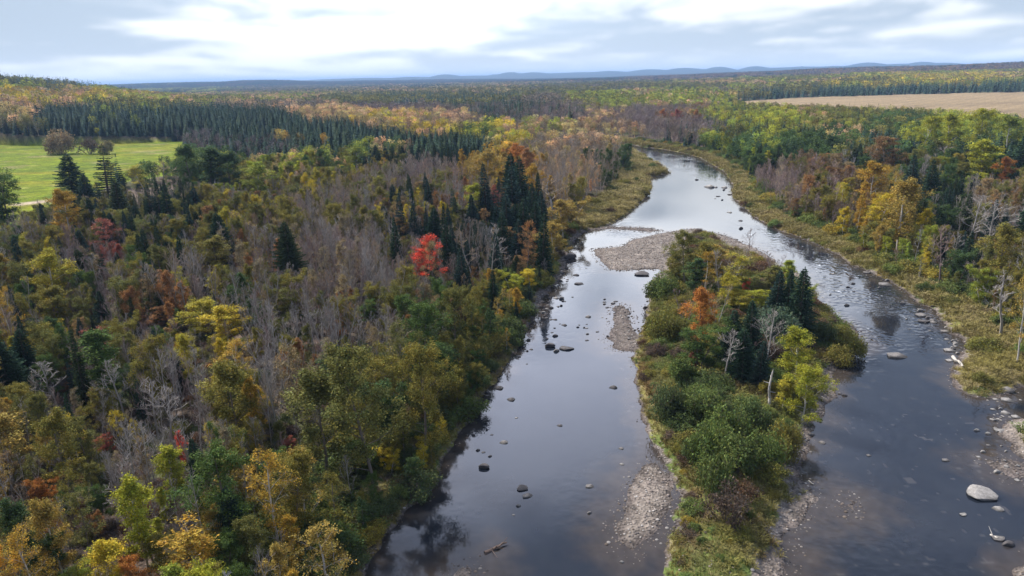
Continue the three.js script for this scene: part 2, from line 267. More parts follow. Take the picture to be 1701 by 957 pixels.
{
  const X0 = -60, X1 = 230, Z0 = -560, Z1 = 60, n = 1160, m = 2048;
  const bump = new Uint8Array(n * m * 4), colr = new Uint8Array(n * m * 4);
  const s8 = (v) => 255 * (v <= 0.0031308 ? v * 12.92 : 1.055 * Math.pow(v, 1 / 2.4) - 0.055);
  for (let j = 0; j < m; j++) for (let i = 0; i < n; i++) {
    const x = X0 + (i + 0.5) / n * (X1 - X0), z = Z1 - (j + 0.5) / m * (Z1 - Z0), k = (j * n + i) * 4;
    const side = Math.max(look(gBank, x, z, 5), look(gIsle, x, z, -30)), bar = look(gBar, x, z, -1);
    if (side > 2) continue;
    const r = riffle(x, z), wob = (fbm(x * 0.1, z * 0.1, 2) - 0.5) * 4;
    const rip = fbm(x * 1.1 + z * 0.5 + wob, z * 1.3 - x * 0.3 - wob, 3) * 0.6 + vnoise(x * 2.1 + wob * 2, z * 3.0) * 0.4;
    const calm = 0.7 + 0.6 * fbm(x * 0.05, z * 0.03, 2);
    bump[k] = bump[k + 1] = bump[k + 2] = clamp(0.5 + (rip - 0.5) * Math.min(r, 0.75) * calm * sstep(0.2, 0.75, fbm(x * 0.13 + 8, z * 0.09 + 3, 3)) * 2.0) * 255; bump[k + 3] = 255;
    // bed seen through tea-brown water: paler where it shoals
    const shoal = clamp(Math.max(sstep(-3.8, -0.2, side + (fbm(x * 0.4, z * 0.4, 3) - 0.5) * 4) * 0.9, sstep(-0.9, -0.05, bar + (fbm(x * 0.7, z * 0.7, 3) - 0.5) * 0.5)));
    const bed = fbm(x * 0.5 + 7, z * 0.35, 3);
    let c = mix3([0.009, 0.012, 0.019], [0.017, 0.020, 0.026], bed);
    c = mix3(c, mix3([0.036, 0.027, 0.020], [0.066, 0.053, 0.044], fbm(x * 1.5, z * 1.5, 3)), shoal * 0.85);
    if (x > 15 && z > -230 && vnoise(x * 1.5, z * 1.5) > 0.9) c = mix3(c, [0.10, 0.09, 0.085], 0.5 * vnoise(x * 0.1, z * 0.1));
    const foam = r > 0.5 ? sstep(0.72, 0.82, rip + (vnoise(x * 2.9, z * 2.9) - 0.5) * 0.3) * sstep(0.5, 0.8, r) * sstep(0.52, 0.64, fbm(x * 0.16, z * 0.16, 2)) : 0;
    c = mix3(c, [0.7, 0.72, 0.74], foam * 0.8);
    colr[k] = s8(c[0]); colr[k + 1] = s8(c[1]); colr[k + 2] = s8(c[2]); colr[k + 3] = 255;
  }
  const T = (d, srgb) => { const t = new THREE.DataTexture(d, n, m); t.magFilter = THREE.LinearFilter; if (srgb) t.colorSpace = THREE.SRGBColorSpace; t.needsUpdate = true; return t; };
  M.water = new THREE.MeshPhysicalMaterial({ name: 'river water', color: 0xffffff, map: T(colr, true), bumpMap: T(bump), bumpScale: 0.11, roughness: 0.05, ior: 1.333, specularIntensity: 1 });
  const g = new THREE.PlaneGeometry(X1 - X0, Z1 - Z0, 60, 120).rotateX(-Math.PI / 2);
  const o = shadow(new THREE.Mesh(g, M.water)); o.position.set((X0 + X1) / 2, 0, (Z0 + Z1) / 2); o.name = 'river'; tag(o, 'brown river parting round a wooded island under grey clouds', 'river', null, 'structure'); scene.add(o);
}

// ---------------------------------------------------------------- shapes of plants
class Geo {
  constructor() { this.p = []; this.c = []; }
  tri(a, b, c, k) { this.p.push(...a, ...b, ...c); this.c.push(...k, ...k, ...k); }
  leaf(p, u, v, k) { // a diamond
    const a = [p[0] + u[0], p[1] + u[1], p[2] + u[2]], b = [p[0] + v[0], p[1] + v[1], p[2] + v[2]], c = [p[0] - u[0], p[1] - u[1], p[2] - u[2]], d = [p[0] - v[0], p[1] - v[1], p[2] - v[2]];
    this.tri(a, b, c, k); this.tri(a, c, d, k);
  }
  tube(a, b, r0, r1, n, k) {
    const d = [b[0] - a[0], b[1] - a[1], b[2] - a[2]], l = Math.hypot(...d) || 1, w = d.map((q) => q / l);
    const s = Math.abs(w[1]) < 0.9 ? [-w[2], 0, w[0]] : [0, w[2], -w[1]], sl = Math.hypot(...s) || 1, u = s.map((q) => q / sl), v = [w[1] * u[2] - w[2] * u[1], w[2] * u[0] - w[0] * u[2], w[0] * u[1] - w[1] * u[0]];
    for (let i = 0; i < n; i++) {
      const f = i / n * 6.2832, h = (i + 1) / n * 6.2832, P = (o, r, t) => [0, 1, 2].map((q) => o[q] + (u[q] * Math.cos(t) + v[q] * Math.sin(t)) * r);
      const A = P(a, r0, f), B = P(a, r0, h), E = P(b, r1, f), F = P(b, r1, h);
      this.tri(A, B, E, k); if (r1 > 0) this.tri(B, F, E, k);
    }
  }
  done() { const g = new THREE.BufferGeometry(); g.setAttribute('position', new THREE.Float32BufferAttribute(this.p, 3)); g.setAttribute('color', new THREE.Float32BufferAttribute(this.c, 3)); return g; }
}
const add = (a, b, s = 1) => [a[0] + b[0] * s, a[1] + b[1] * s, a[2] + b[2] * s];
const unit = (a) => { const l = Math.hypot(...a) || 1; return [a[0] / l, a[1] / l, a[2] / l]; };
const gauss = (r) => (r() + r() + r() + r() - 2) * 0.87;
const randDir = (r) => { const y = r() * 2 - 1, a = r() * 6.2832, s = Math.sqrt(1 - y * y); return [Math.cos(a) * s, y, Math.sin(a) * s]; };
function leafAt(g, r, p, s, k, flat = 0) { let u = randDir(r), v = randDir(r); if (flat) { u[1] *= 1 - flat; v[1] *= 1 - flat; u = unit(u); v = unit(v); } g.leaf(p, u.map((q) => q * s), v.map((q) => q * s * 0.62), k); }

function sized(P) { P.crown.computeBoundingBox(); const b = P.crown.boundingBox; P.H = b.max.y; P.W = (b.max.x - b.min.x + b.max.z - b.min.z) * 0.46; return P; }
// limbs of a broadleaf tree: segments and twig ends
function limbs(r, o) {
  const segs = [], tips = [];
  const grow = (p, d, len, rad, lv) => {
    const n = lv === 0 ? 7 : lv < 3 ? 3 : 2; let q = p, dir = d; const pts = [p];
    for (let i = 0; i < n; i++) {
      dir = unit(add(add(dir, randDir(r), lv === 0 ? 0.07 * o.bend : 0.24), [0, 1, 0], lv === 0 ? 0.10 : o.lift * 0.13));
      const e = add(q, dir, len / n), r0 = rad * (1 - 0.72 * i / n), r1 = rad * (1 - 0.72 * (i + 1) / n);
      segs.push({ a: q, b: e, r0, r1, lv }); q = e; pts.push(e);
    }
    if (lv >= o.deep) { tips.push({ p: q, d: dir }); return; }
    if (lv > 0) tips.push({ p: q, d: dir });
    const kids = o.kids[lv], t0 = lv === 0 ? o.base : 0.25;
    for (let i = 0; i < kids; i++) {
      const t = t0 + (1 - t0) * (i + r() * 0.8) / kids, f = Math.min(t, 0.999) * n, s = Math.floor(f), at = add(pts[s], add(pts[s + 1], pts[s], -1), f - s);
      const az = i * 2.4 + r() * 0.9 + o.spin, tt = (t - t0) / (1 - t0);
      let nd, l;
      if (lv === 0) { const el = o.el0 + (o.el1 - o.el0) * tt; nd = [Math.cos(az) * Math.cos(el), Math.sin(el), Math.sin(az) * Math.cos(el)]; l = o.R * o.prof(tt) * (0.55 + r() * 0.75); }
      else { const x = randDir(r); nd = unit(add(add(dir, x, 1.0), [0, 1, 0], 0.25)); l = len * (0.34 + 0.3 * r()) * (1.15 - 0.5 * t); }
      grow(at, nd, l, Math.max(0.008, rad * (lv === 0 ? 0.36 : 0.45) * (1 - 0.5 * t)), lv + 1);
    }
  };
  for (let k = 0; k < (o.stems ?? 1); k++) { const a = k * 2.1 + o.spin, lean = (o.stems ?? 1) > 1 ? o.lean : 0.02; grow([Math.cos(a) * 0.15 * (o.stems > 1), -0.3, Math.sin(a) * 0.15 * (o.stems > 1)], unit([Math.cos(a) * lean, 1, Math.sin(a) * lean]), o.H * (1 - 0.12 * k), o.rad, 0); }
  return { segs, tips };
}
function woodGeo(segs, keep, tone, r) { const g = new Geo(); for (const s of segs) if (keep(s)) { const k = tone(s, r); g.tube(s.a, s.b, s.r0, s.r1, s.lv === 0 ? 6 : s.lv === 1 ? 4 : 3, k); } return g.done(); }
const oval = (t) => Math.pow(Math.sin(Math.PI * (0.12 + 0.85 * t)), 0.8), domed = (t) => 0.75 + 0.35 * t - 0.85 * t * t * t, vase = (t) => 0.5 + 0.6 * t - 0.6 * Math.pow(t, 5);
const BROAD = [
  { H: 12, R: 3.0, base: 0.20, el0: 0.5, el1: 1.1, lift: 1, kids: [17, 6, 5], deep: 3, prof: oval, rad: 0.15, bend: 1, n: 23, sg: 0.48, leaf: 0.108, deny: 0.10 },
  { H: 12, R: 3.8, base: 0.15, el0: 0.35, el1: 1.0, lift: 0.8, kids: [18, 6, 5], deep: 3, prof: domed, rad: 0.17, bend: 1.4, n: 24, sg: 0.54, leaf: 0.108, deny: 0.10 },
  { H: 12, R: 2.3, base: 0.20, el0: 0.75, el1: 1.25, lift: 1.4, kids: [18, 5, 5], deep: 3, prof: oval, rad: 0.12, bend: 0.8, n: 22, sg: 0.40, leaf: 0.105, deny: 0.12 },
  { H: 11, R: 3.2, base: 0.12, el0: 0.5, el1: 1.1, lift: 1, kids: [11, 5, 5], deep: 3, prof: vase, rad: 0.13, bend: 1.6, stems: 3, lean: 0.28, n: 20, sg: 0.5, leaf: 0.108, deny: 0.2 },
  { H: 12, R: 3.2, base: 0.24, el0: 0.5, el1: 1.1, lift: 1, kids: [15, 5, 4], deep: 3, prof: domed, rad: 0.14, bend: 1.3, n: 15, sg: 0.44, leaf: 0.092, deny: 0.3 },
  { H: 12, R: 2.6, base: 0.30, el0: 0.6, el1: 1.2, lift: 1.2, kids: [15, 5, 4], deep: 3, prof: vase, rad: 0.12, bend: 1.2, n: 16, sg: 0.42, leaf: 0.092, deny: 0.3 },
];
const barkTone = (base, vary) => (s, r) => { const v = 1 + (r() - 0.5) * vary - 0.22 * Math.min(s.lv, 2); return [base[0] * v, base[1] * v, base[2] * v]; };
const broad = BROAD.map((o, i) => {
  const r = rngOf(100 + i * 7), { segs, tips } = limbs(r, { ...o, spin: r() * 6 });
  const g = new Geo(), cl = [0, 0, o.H * 0.65];
  for (const t of tips) {
    if (r() < o.deny) continue;
    const tone = 0.45 + 1.15 * r(), warm = (r() - 0.5) * 0.7;
    for (let k = 0; k < o.n; k++) { const p = [t.p[0] + gauss(r) * o.sg, t.p[1] + gauss(r) * o.sg * 0.8, t.p[2] + gauss(r) * o.sg], v = tone * (0.8 + 0.4 * r()); leafAt(g, r, p, o.leaf * (0.7 + 0.6 * r()), [v * (1 + warm * 0.45), v, v * (1 - warm * 0.5)], 0.2); }
  }
  return sized({ trunk: woodGeo(segs, (s) => s.lv <= (i >= 4 ? 3 : 2) && (i >= 4 || s.lv < 2 || r() < 0.7), barkTone([1, 1, 1], 0.3), r), crown: g.done() });
});
// leafless trees: limbs and a haze of twigs
const BARE = [
  { H: 11.5, R: 2.3, base: 0.30, el0: 0.65, el1: 1.25, lift: 1.3, kids: [14, 6, 6], deep: 3, prof: oval, rad: 0.11, bend: 1.1 },
  { H: 11, R: 2.9, base: 0.26, el0: 0.5, el1: 1.15, lift: 1.1, kids: [12, 6, 6], deep: 3, prof: domed, rad: 0.13, bend: 1.6 },
  { H: 10, R: 2.5, base: 0.20, el0: 0.6, el1: 1.2, lift: 1.3, kids: [9, 6, 5], deep: 3, prof: vase, rad: 0.10, bend: 1.7, stems: 3, lean: 0.30 },
  { H: 12, R: 2.2, base: 0.36, el0: 0.55, el1: 1.1, lift: 1, kids: [14, 6, 5], deep: 3, prof: vase, rad: 0.13, bend: 1.3 },
  { H: 11, R: 2.6, base: 0.24, el0: 0.2, el1: 1.0, lift: 0.8, kids: [13, 5, 0], deep: 2, prof: domed, rad: 0.14, bend: 1.2, dead: true },
];
const bare = BARE.map((o, i) => {
  const r = rngOf(300 + i * 11), { segs } = limbs(r, { ...o, spin: r() * 6 });
  for (const s of segs) if (s.lv >= 2) { s.r0 = Math.max(s.r0, s.lv === 2 ? 0.018 : 0.010); s.r1 = Math.max(s.r1 * 0.8, s.lv === 2 ? 0.014 : 0.006); }
  return sized({ trunk: woodGeo(segs, (s) => s.lv <= 1, barkTone([1, 1, 1], 0.35), r), crown: woodGeo(segs, (s) => s.lv >= 2, (s, q) => { const v = (s.lv === 2 ? 1.1 : 0.9) * (0.75 + 0.5 * q()); return [v, v * 0.98, v * 0.97]; }, r) });
});
// spruces and firs: whorls of drooping, needled boughs
const SPRUCE = [
  { H: 14, R: 2.3, pow: 0.85, base: 0.06, gap: 0.36, per: 9, droop: 0.30, dense: 1 },
  { H: 14, R: 1.7, pow: 0.9, base: 0.04, gap: 0.36, per: 8, droop: 0.42, dense: 1 },
  { H: 13, R: 3.1, pow: 0.75, base: 0.05, gap: 0.38, per: 10, droop: 0.14, dense: 1.15 },
  { H: 14, R: 2.1, pow: 0.8, base: 0.14, gap: 0.50, per: 8, droop: 0.34, dense: 0.9, ragged: 0.25 },
  { H: 13, R: 2.0, pow: 0.95, base: 0.05, gap: 0.34, per: 8, droop: 0.34, dense: 1 },
];
const spruce = SPRUCE.map((o, i) => {
  const r = rngOf(500 + i * 13), g = new Geo(), w = new Geo();
  w.tube([0, -0.3, 0], [0, o.H * 0.5, 0], 0.17, 0.11, 7, [1, 1, 1]); w.tube([0, o.H * 0.5, 0], [0, o.H, 0], 0.11, 0.01, 5, [1, 1, 1]);
  const bump = Array.from({ length: 12 }, () => 0.8 + 0.4 * r());
  for (let y = o.base * o.H; y < o.H - 0.15; y += o.gap * (0.75 + 0.5 * r()) * (0.55 + 0.45 * (1 - y / o.H) + 0.1)) {
    const t = y / o.H, L0 = o.R * Math.pow(1 - t, o.pow) * (0.35 + 0.65 * Math.min(1, (t + 0.1) * 5)) + 0.10, n = Math.max(4, Math.round(o.per * (0.45 + 0.55 * (1 - t)))), off = r() * 6.28;
    if (o.ragged && r() < o.ragged * 0.4) continue;
    for (let k = 0; k < n; k++) {
      const az = off + k / n * 6.283 + (r() - 0.5) * 0.5, L = L0 * (0.72 + 0.42 * r()) * bump[Math.floor(((az / 6.283 + 9) % 1) * 12)], up = 0.25 * t - o.droop * (1 - t * 0.7), ca = Math.cos(az), sa = Math.sin(az), steps = Math.max(2, Math.round(L / 0.30 * o.dense)), tone0 = 0.75 + 0.5 * r();
      w.tube([0, y, 0], [ca * L * 0.9, y + L * up * 0.75, sa * L * 0.9], 0.025, 0.008, 3, [0.8, 0.8, 0.8]);
      for (let s = 1; s <= steps; s++) {
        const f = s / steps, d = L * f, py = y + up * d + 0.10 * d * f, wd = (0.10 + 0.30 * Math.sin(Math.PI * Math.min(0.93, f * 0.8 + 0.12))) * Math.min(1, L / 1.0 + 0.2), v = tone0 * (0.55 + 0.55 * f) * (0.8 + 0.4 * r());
        for (const q of [-1, 1]) {
          const sz = wd * (0.8 + 0.5 * r()), c = [ca * d - sa * q * sz * 0.55, py - 0.05 * r(), sa * d + ca * q * sz * 0.55];
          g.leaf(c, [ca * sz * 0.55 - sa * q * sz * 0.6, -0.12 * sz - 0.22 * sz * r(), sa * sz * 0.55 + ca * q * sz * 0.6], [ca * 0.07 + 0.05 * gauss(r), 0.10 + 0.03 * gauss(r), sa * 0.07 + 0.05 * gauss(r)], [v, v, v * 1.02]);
        }
      }
      leafAt(g, r, [ca * L, y + up * L + 0.1 * L, sa * L], 0.13, [tone0 * 1.15, tone0 * 1.15, tone0 * 1.1]);
    }
  }
  g.leaf([0, o.H, 0], [0, 0.4, 0], [0.05, 0, 0.03], [1, 1, 1]); g.leaf([0, o.H, 0], [0, 0.35, 0], [-0.03, 0, 0.06], [1, 1, 1]);
  return sized({ trunk: w.done(), crown: g.done() });
});
// bushes: many stems and a lumpy mass of small leaves
const BUSH = [{ n: 5600, R: 1.9, H: 2.9, lumps: 14 }, { n: 5000, R: 2.1, H: 2.4, lumps: 13 }, { n: 4200, R: 1.6, H: 3.2, lumps: 11 }, { n: 1500, R: 1.8, H: 2.6, lumps: 9, thin: 1 }];
const bush = BUSH.map((o, i) => {
  const r = rngOf(700 + i * 17), g = new Geo(), w = new Geo(), L = [];
  for (let k = 0; k < o.lumps; k++) { const a = k * 2.4 + r(), d = Math.sqrt(k / o.lumps) * o.R * 0.78; L.push({ c: [Math.cos(a) * d, o.H * (0.26 + 0.42 * r()) * (1 - 0.4 * d / o.R), Math.sin(a) * d], s: o.R * (0.25 + 0.2 * r()), tone: 0.6 + 0.8 * r() }); }
  for (const l of L) { w.tube([l.c[0] * 0.15, -0.2, l.c[2] * 0.15], l.c, 0.045, 0.02, 4, [1, 1, 1]); for (let k = 0; k < 7; k++) { const d = randDir(r); d[1] = Math.abs(d[1]); w.tube(l.c, add(l.c, d, l.s * 1.1), 0.018, 0.006, 3, [0.9, 0.9, 0.9]); } }
  for (let k = 0; k < o.n; k++) {
    const l = L[k % L.length], d = randDir(r), rad = l.s * Math.pow(r(), o.thin ? 0.6 : 0.42) * (0.62 + 0.95 * vnoise(d[0] * 4 + k % L.length * 9, d[1] * 4 + d[2] * 3)), p = add(l.c, d, rad);
    if (p[1] < 0.05) p[1] = 0.05 + 0.4 * r();
    const v = l.tone * (0.7 + 0.55 * r()), wm = (r() - 0.5) * 0.3; leafAt(g, r, p, 0.095 * (0.7 + 0.6 * r()), [v * (1 + wm), v, v * (1 - wm)], 0.15);
  }
  return sized({ trunk: w.done(), crown: g.done() });
});
// the same kinds for the middle and the far distance
const merge = (parts) => { const p = [], c = []; for (const [g, k] of parts) { p.push(...g.attributes.position.array); const a = g.attributes.color.array; for (let i = 0; i < a.length; i += 3) c.push(a[i] * k[0], a[i + 1] * k[1], a[i + 2] * k[2]); } const g = new THREE.BufferGeometry(); g.setAttribute('position', new THREE.Float32BufferAttribute(p, 3)); g.setAttribute('color', new THREE.Float32BufferAttribute(c, 3)); return g; };
function farSpruce(seed, tiers, per, R) { const r = rngOf(seed), g = new Geo(), H = 14; g.tube([0, 0, 0], [0, H * 0.4, 0], 0.2, 0.12, 3, [0.6, 0.5, 0.4]); for (let i = 0; i < tiers; i++) { const t = (i + 0.5) / tiers, y = H * (0.04 + 0.94 * t), L = R * Math.pow(1 - t, 0.85) + 0.2; for (let k = 0; k < per; k++) { const a = k / per * 6.28 + r() * 0.9 + i, q = L * (0.75 + 0.5 * r()), v = 0.65 + 0.6 * r(), s = q * 0.62; g.leaf([Math.cos(a) * q * 0.55, y - 0.15 * q, Math.sin(a) * q * 0.55], [Math.cos(a) * s, -0.30 * s, Math.sin(a) * s], [-Math.sin(a) * s * 0.55, 0.35 * s * (0.5 + r()), Math.cos(a) * s * 0.55], [v, v, v]); } } g.leaf([0, H, 0], [0, 0.9, 0], [0.2, -0.3, 0.1], [1, 1, 1]); return g.done(); }
function farBroad(seed, n, leaf, R, thin) { const r = rngOf(seed), g = new Geo(), H = 12; g.tube([0, 0, 0], [0.3 * gauss(r), H * 0.7, 0.3 * gauss(r)], 0.16, 0.05, 4, [1.3, 1.25, 1.3]); const lumps = Array.from({ length: 9 }, (_, k) => { const a = k * 2.4 + r(), y = 0.45 + 0.5 * k / 9, d = R * 0.62 * Math.sin(Math.PI * (0.15 + 0.8 * (y - 0.4) / 0.6)); return { c: [Math.cos(a) * d, y * H, Math.sin(a) * d], t: 0.65 + 0.7 * r() }; }); for (let k = 0; k < n; k++) { const l = lumps[k % 9], d = randDir(r), q = R * 0.5 * Math.pow(r(), thin ? 0.7 : 0.35), v = l.t * (0.75 + 0.5 * r()); leafAt(g, r, add(l.c, d, q), leaf * (0.7 + 0.6 * r()), [v, v, v]); } return g.done(); }
function farBare(seed, n, R) { const r = rngOf(seed), g = new Geo(), H = 11; g.tube([0, 0, 0], [0.4 * gauss(r), H * 0.95, 0.4 * gauss(r)], 0.13, 0.02, 4, [1.35, 1.3, 1.3]); for (let k = 0; k < n; k++) { const t = 0.25 + 0.7 * r(), a = r() * 6.28, L = R * oval((t - 0.25) / 0.75) * (0.6 + 0.6 * r()), b = [0, t * H, 0], m = [Math.cos(a) * L * 0.5, t * H + L * 0.5, Math.sin(a) * L * 0.5], v = 0.7 + 0.7 * r(); g.tube(b, m, 0.05, 0.03, 3, [v, v, v]); for (let q = 0; q < 4; q++) g.tube(m, [m[0] + Math.cos(a) * L * 0.5 + gauss(r) * L * 0.4, m[1] + L * (0.3 + 0.5 * r()), m[2] + Math.sin(a) * L * 0.5 + gauss(r) * L * 0.4], 0.03, 0.015, 3, [v * 0.9, v * 0.9, v * 0.9]); } return g.done(); }
const MID = { spruce: [farSpruce(1, 15, 7, 2.2), farSpruce(2, 16, 7, 1.7), farSpruce(3, 14, 8, 2.7)], leafy: [farBroad(4, 620, 0.34, 3.2), farBroad(5, 560, 0.34, 2.6), farBroad(6, 420, 0.34, 3.4, 1)], bare: [farBare(7, 46, 2.5), farBare(8, 40, 2.9)], shrub: [farBroad(12, 420, 0.42, 4.6)] };
const FAR = { spruce: [farSpruce(21, 8, 5, 2.3), farSpruce(22, 8, 5, 1.9)], leafy: [farBroad(24, 110, 0.8, 3.4), farBroad(25, 90, 0.75, 2.8)], bare: [farBroad(27, 70, 0.55, 3.0, 1)] };
function clump(kind, seed) { const r = rngOf(seed), parts = [], p = []; for (let k = 0; k < 8; k++) { const s = (r() < (kind === 'spruce' ? 0.85 : 0.25)) ? FAR.spruce[k % 2] : FAR.leafy[k % 2], q = 0.8 + 0.45 * r(), g = s.clone().scale(q * 1.1, q, q * 1.1).translate((r() - 0.5) * 26, 0, (r() - 0.5) * 26), t = 0.75 + 0.5 * r(); parts.push([g, s === FAR.spruce[k % 2] && kind !== 'spruce' ? [t * 0.45, t * 0.6, t * 0.7] : [t, t, t]]); } return merge(parts); }
const CLUMP = { spruce: [clump('spruce', 31)], leafy: [clump('leafy', 32), clump('leafy', 33)] };

// ---------------------------------------------------------------- colours of the autumn woods
const TINT = {
  S: [[0.042, 0.076, 0.042], [0.046, 0.080, 0.060], [0.058, 0.082, 0.036]],
  Y: [[0.41, 0.32, 0.032], [0.31, 0.27, 0.035]], D: [[0.35, 0.225, 0.035], [0.29, 0.21, 0.05]], O: [[0.185, 0.160, 0.034], [0.135, 0.132, 0.036]], G: [[0.075, 0.115, 0.028], [0.060, 0.095, 0.032]],
  L: [[0.27, 0.27, 0.030], [0.21, 0.235, 0.035]], T: [[0.19, 0.115, 0.050], [0.22, 0.155, 0.075]], N: [[0.35, 0.15, 0.035], [0.30, 0.155, 0.06]], R: [[0.54, 0.085, 0.045], [0.27, 0.09, 0.06]], E: [[0.24, 0.18, 0.085], [0.21, 0.17, 0.10]], P: [[0.34, 0.27, 0.11], [0.38, 0.25, 0.14]],
  B: [[0.35, 0.32, 0.295], [0.26, 0.235, 0.215]], V: [[0.22, 0.16, 0.145], [0.25, 0.195, 0.18]], W: [[0.30, 0.225, 0.14], [0.26, 0.21, 0.155]],
  K: [[0.120, 0.152, 0.042], [0.108, 0.142, 0.036]], Q: [[0.080, 0.108, 0.034], [0.085, 0.108, 0.042]], H: [[0.15, 0.145, 0.034], [0.19, 0.165, 0.038]], U: [[0.12, 0.07, 0.04], [0.105, 0.075, 0.055]], Z: [[0.30, 0.23, 0.04], [0.24, 0.20, 0.035]], X: [[0.24, 0.205, 0.09], [0.26, 0.195, 0.11]], J: [[0.085, 0.125, 0.075], [0.10, 0.13, 0.08]],
};
for (const c in TINT) if (!'SB'.includes(c)) for (const t of TINT[c]) for (let k = 0; k < 3; k++) t[k] *= 1.22;
const KIND = { S: 'spruce', Y: 'leafy', D: 'leafy', O: 'leafy', G: 'leafy', L: 'leafy', T: 'leafy', N: 'leafy', R: 'leafy', P: 'leafy', E: 'leafy', B: 'bare', V: 'bare', W: 'bare', K: 'shrub', Q: 'shrub', H: 'shrub', U: 'shrub', Z: 'shrub', J: 'shrub', X: 'shrub' };
const NAME = { S: 'spruce_tree', Y: 'birch_tree', D: 'birch_tree', P: 'birch_tree', O: 'broadleaf_tree', G: 'broadleaf_tree', L: 'broadleaf_tree', T: 'broadleaf_tree', E: 'broadleaf_tree', N: 'maple_tree', R: 'maple_tree', B: 'bare_tree', V: 'bare_tree', W: 'bare_tree', K: 'shrub', Q: 'shrub', H: 'shrub', U: 'shrub', Z: 'shrub', J: 'shrub', X: 'shrub' };
const LOOK = { S: 'dark green spruce', Y: 'yellow birch', D: 'golden birch', P: 'pale yellow birch', O: 'olive green broadleaf tree', G: 'green broadleaf tree', L: 'yellow green broadleaf tree', T: 'rusty brown broadleaf tree', E: 'sparse brown broadleaf tree', N: 'orange maple', R: 'red maple', B: 'bare grey tree', V: 'bare purplish brown tree', W: 'bare tan tree', K: 'leafy green shrub', Q: 'dark green shrub', H: 'olive yellow shrub', U: 'brown shrub', Z: 'golden yellow shrub', J: 'grey green willow shrub', X: 'pale golden round shrub' };
const PROTO = { spruce, leafy: broad, bare, shrub: bush };
const BARK = { spruce: [0.10, 0.075, 0.06], leafy: [0.17, 0.14, 0.12], pale: [0.50, 0.46, 0.42], bare: [0.30, 0.275, 0.25], shrub: [0.13, 0.10, 0.08], purple: [0.22, 0.17, 0.155] };
const barkM = {}; for (const k in BARK) barkM[k] = mat('bark ' + k, BARK[k].map((v) => v * 1.3), { map: barkTex });
const barkOf = (c) => (c === 'S' ? 'spruce' : 'YDPL'.includes(c) ? 'pale' : c === 'V' ? 'purple' : KIND[c] === 'bare' ? 'bare' : KIND[c] === 'shrub' ? 'shrub' : 'leafy');
const crownM = {}, crownOf = (c, t) => (crownM[c + t] ??= KIND[c] === 'bare' ? mat('twigs ' + c, TINT[c][t]) : leafMat('foliage ' + c, TINT[c][t], c === 'S' ? 0.08 : 0.32));
const nearLeaf = {}; for (const k of ['spruce', 'leafy', 'shrub']) nearLeaf[k] = leafMat('foliage of the woods ' + k, [1, 1, 1], k === 'spruce' ? 0.08 : 0.32);
nearLeaf.bare = mat('twigs of the woods', [1, 1, 1]);
const SHAPES = { Y: [0, 2, 4, 5], D: [0, 2, 4, 4], P: [4, 2, 5], O: [0, 1, 3, 4], G: [0, 1, 3], L: [0, 1, 2], T: [4, 5, 1], E: [4, 5], N: [0, 4, 2], R: [0, 2, 4], S: [0, 1, 4, 0, 1, 2, 3], B: [0, 3, 0, 2, 1], V: [0, 1, 2, 0, 3], W: [0, 2, 1], K: [0, 1, 2], Q: [0, 1], H: [1, 0, 3], U: [3, 1], Z: [2, 0], J: [0, 2] };

// one plant as an object of its own: a group at its foot with a trunk and a crown
const protoCache = new Map();
function plant(code, shape, tint) {
  const key = code + shape + tint, kind = KIND[code], P = PROTO[kind][shape];
  let src = protoCache.get(key);
  if (!src) {
    src = new THREE.Group();
    const t = shadow(new THREE.Mesh(P.trunk, barkM[barkOf(code)])); t.name = kind === 'shrub' ? 'stem' : 'trunk';
    const c = shadow(new THREE.Mesh(P.crown, crownOf(code, tint))); c.name = kind === 'bare' ? 'branches' : kind === 'shrub' ? 'foliage' : 'crown';
    src.add(t, c); protoCache.set(key, src);
    return src;
  }
  return src.clone();
}
function putPlant(code, shape, tint, x, y, z, H, W, turn, label, group) {
  const P = PROTO[KIND[code]][shape], o = plant(code, shape, tint);
  o.name = numbered(NAME[code]); o.position.set(x, y, z); o.rotation.set(Math.sin(turn * 7) * 0.045, turn, Math.cos(turn * 5) * 0.045); o.scale.set(W / P.W, H / P.H, W / P.W); o.userData = {};
  tag(o, label, NAME[code].replace('_', ' '), group); scene.add(o);
  return o;
}

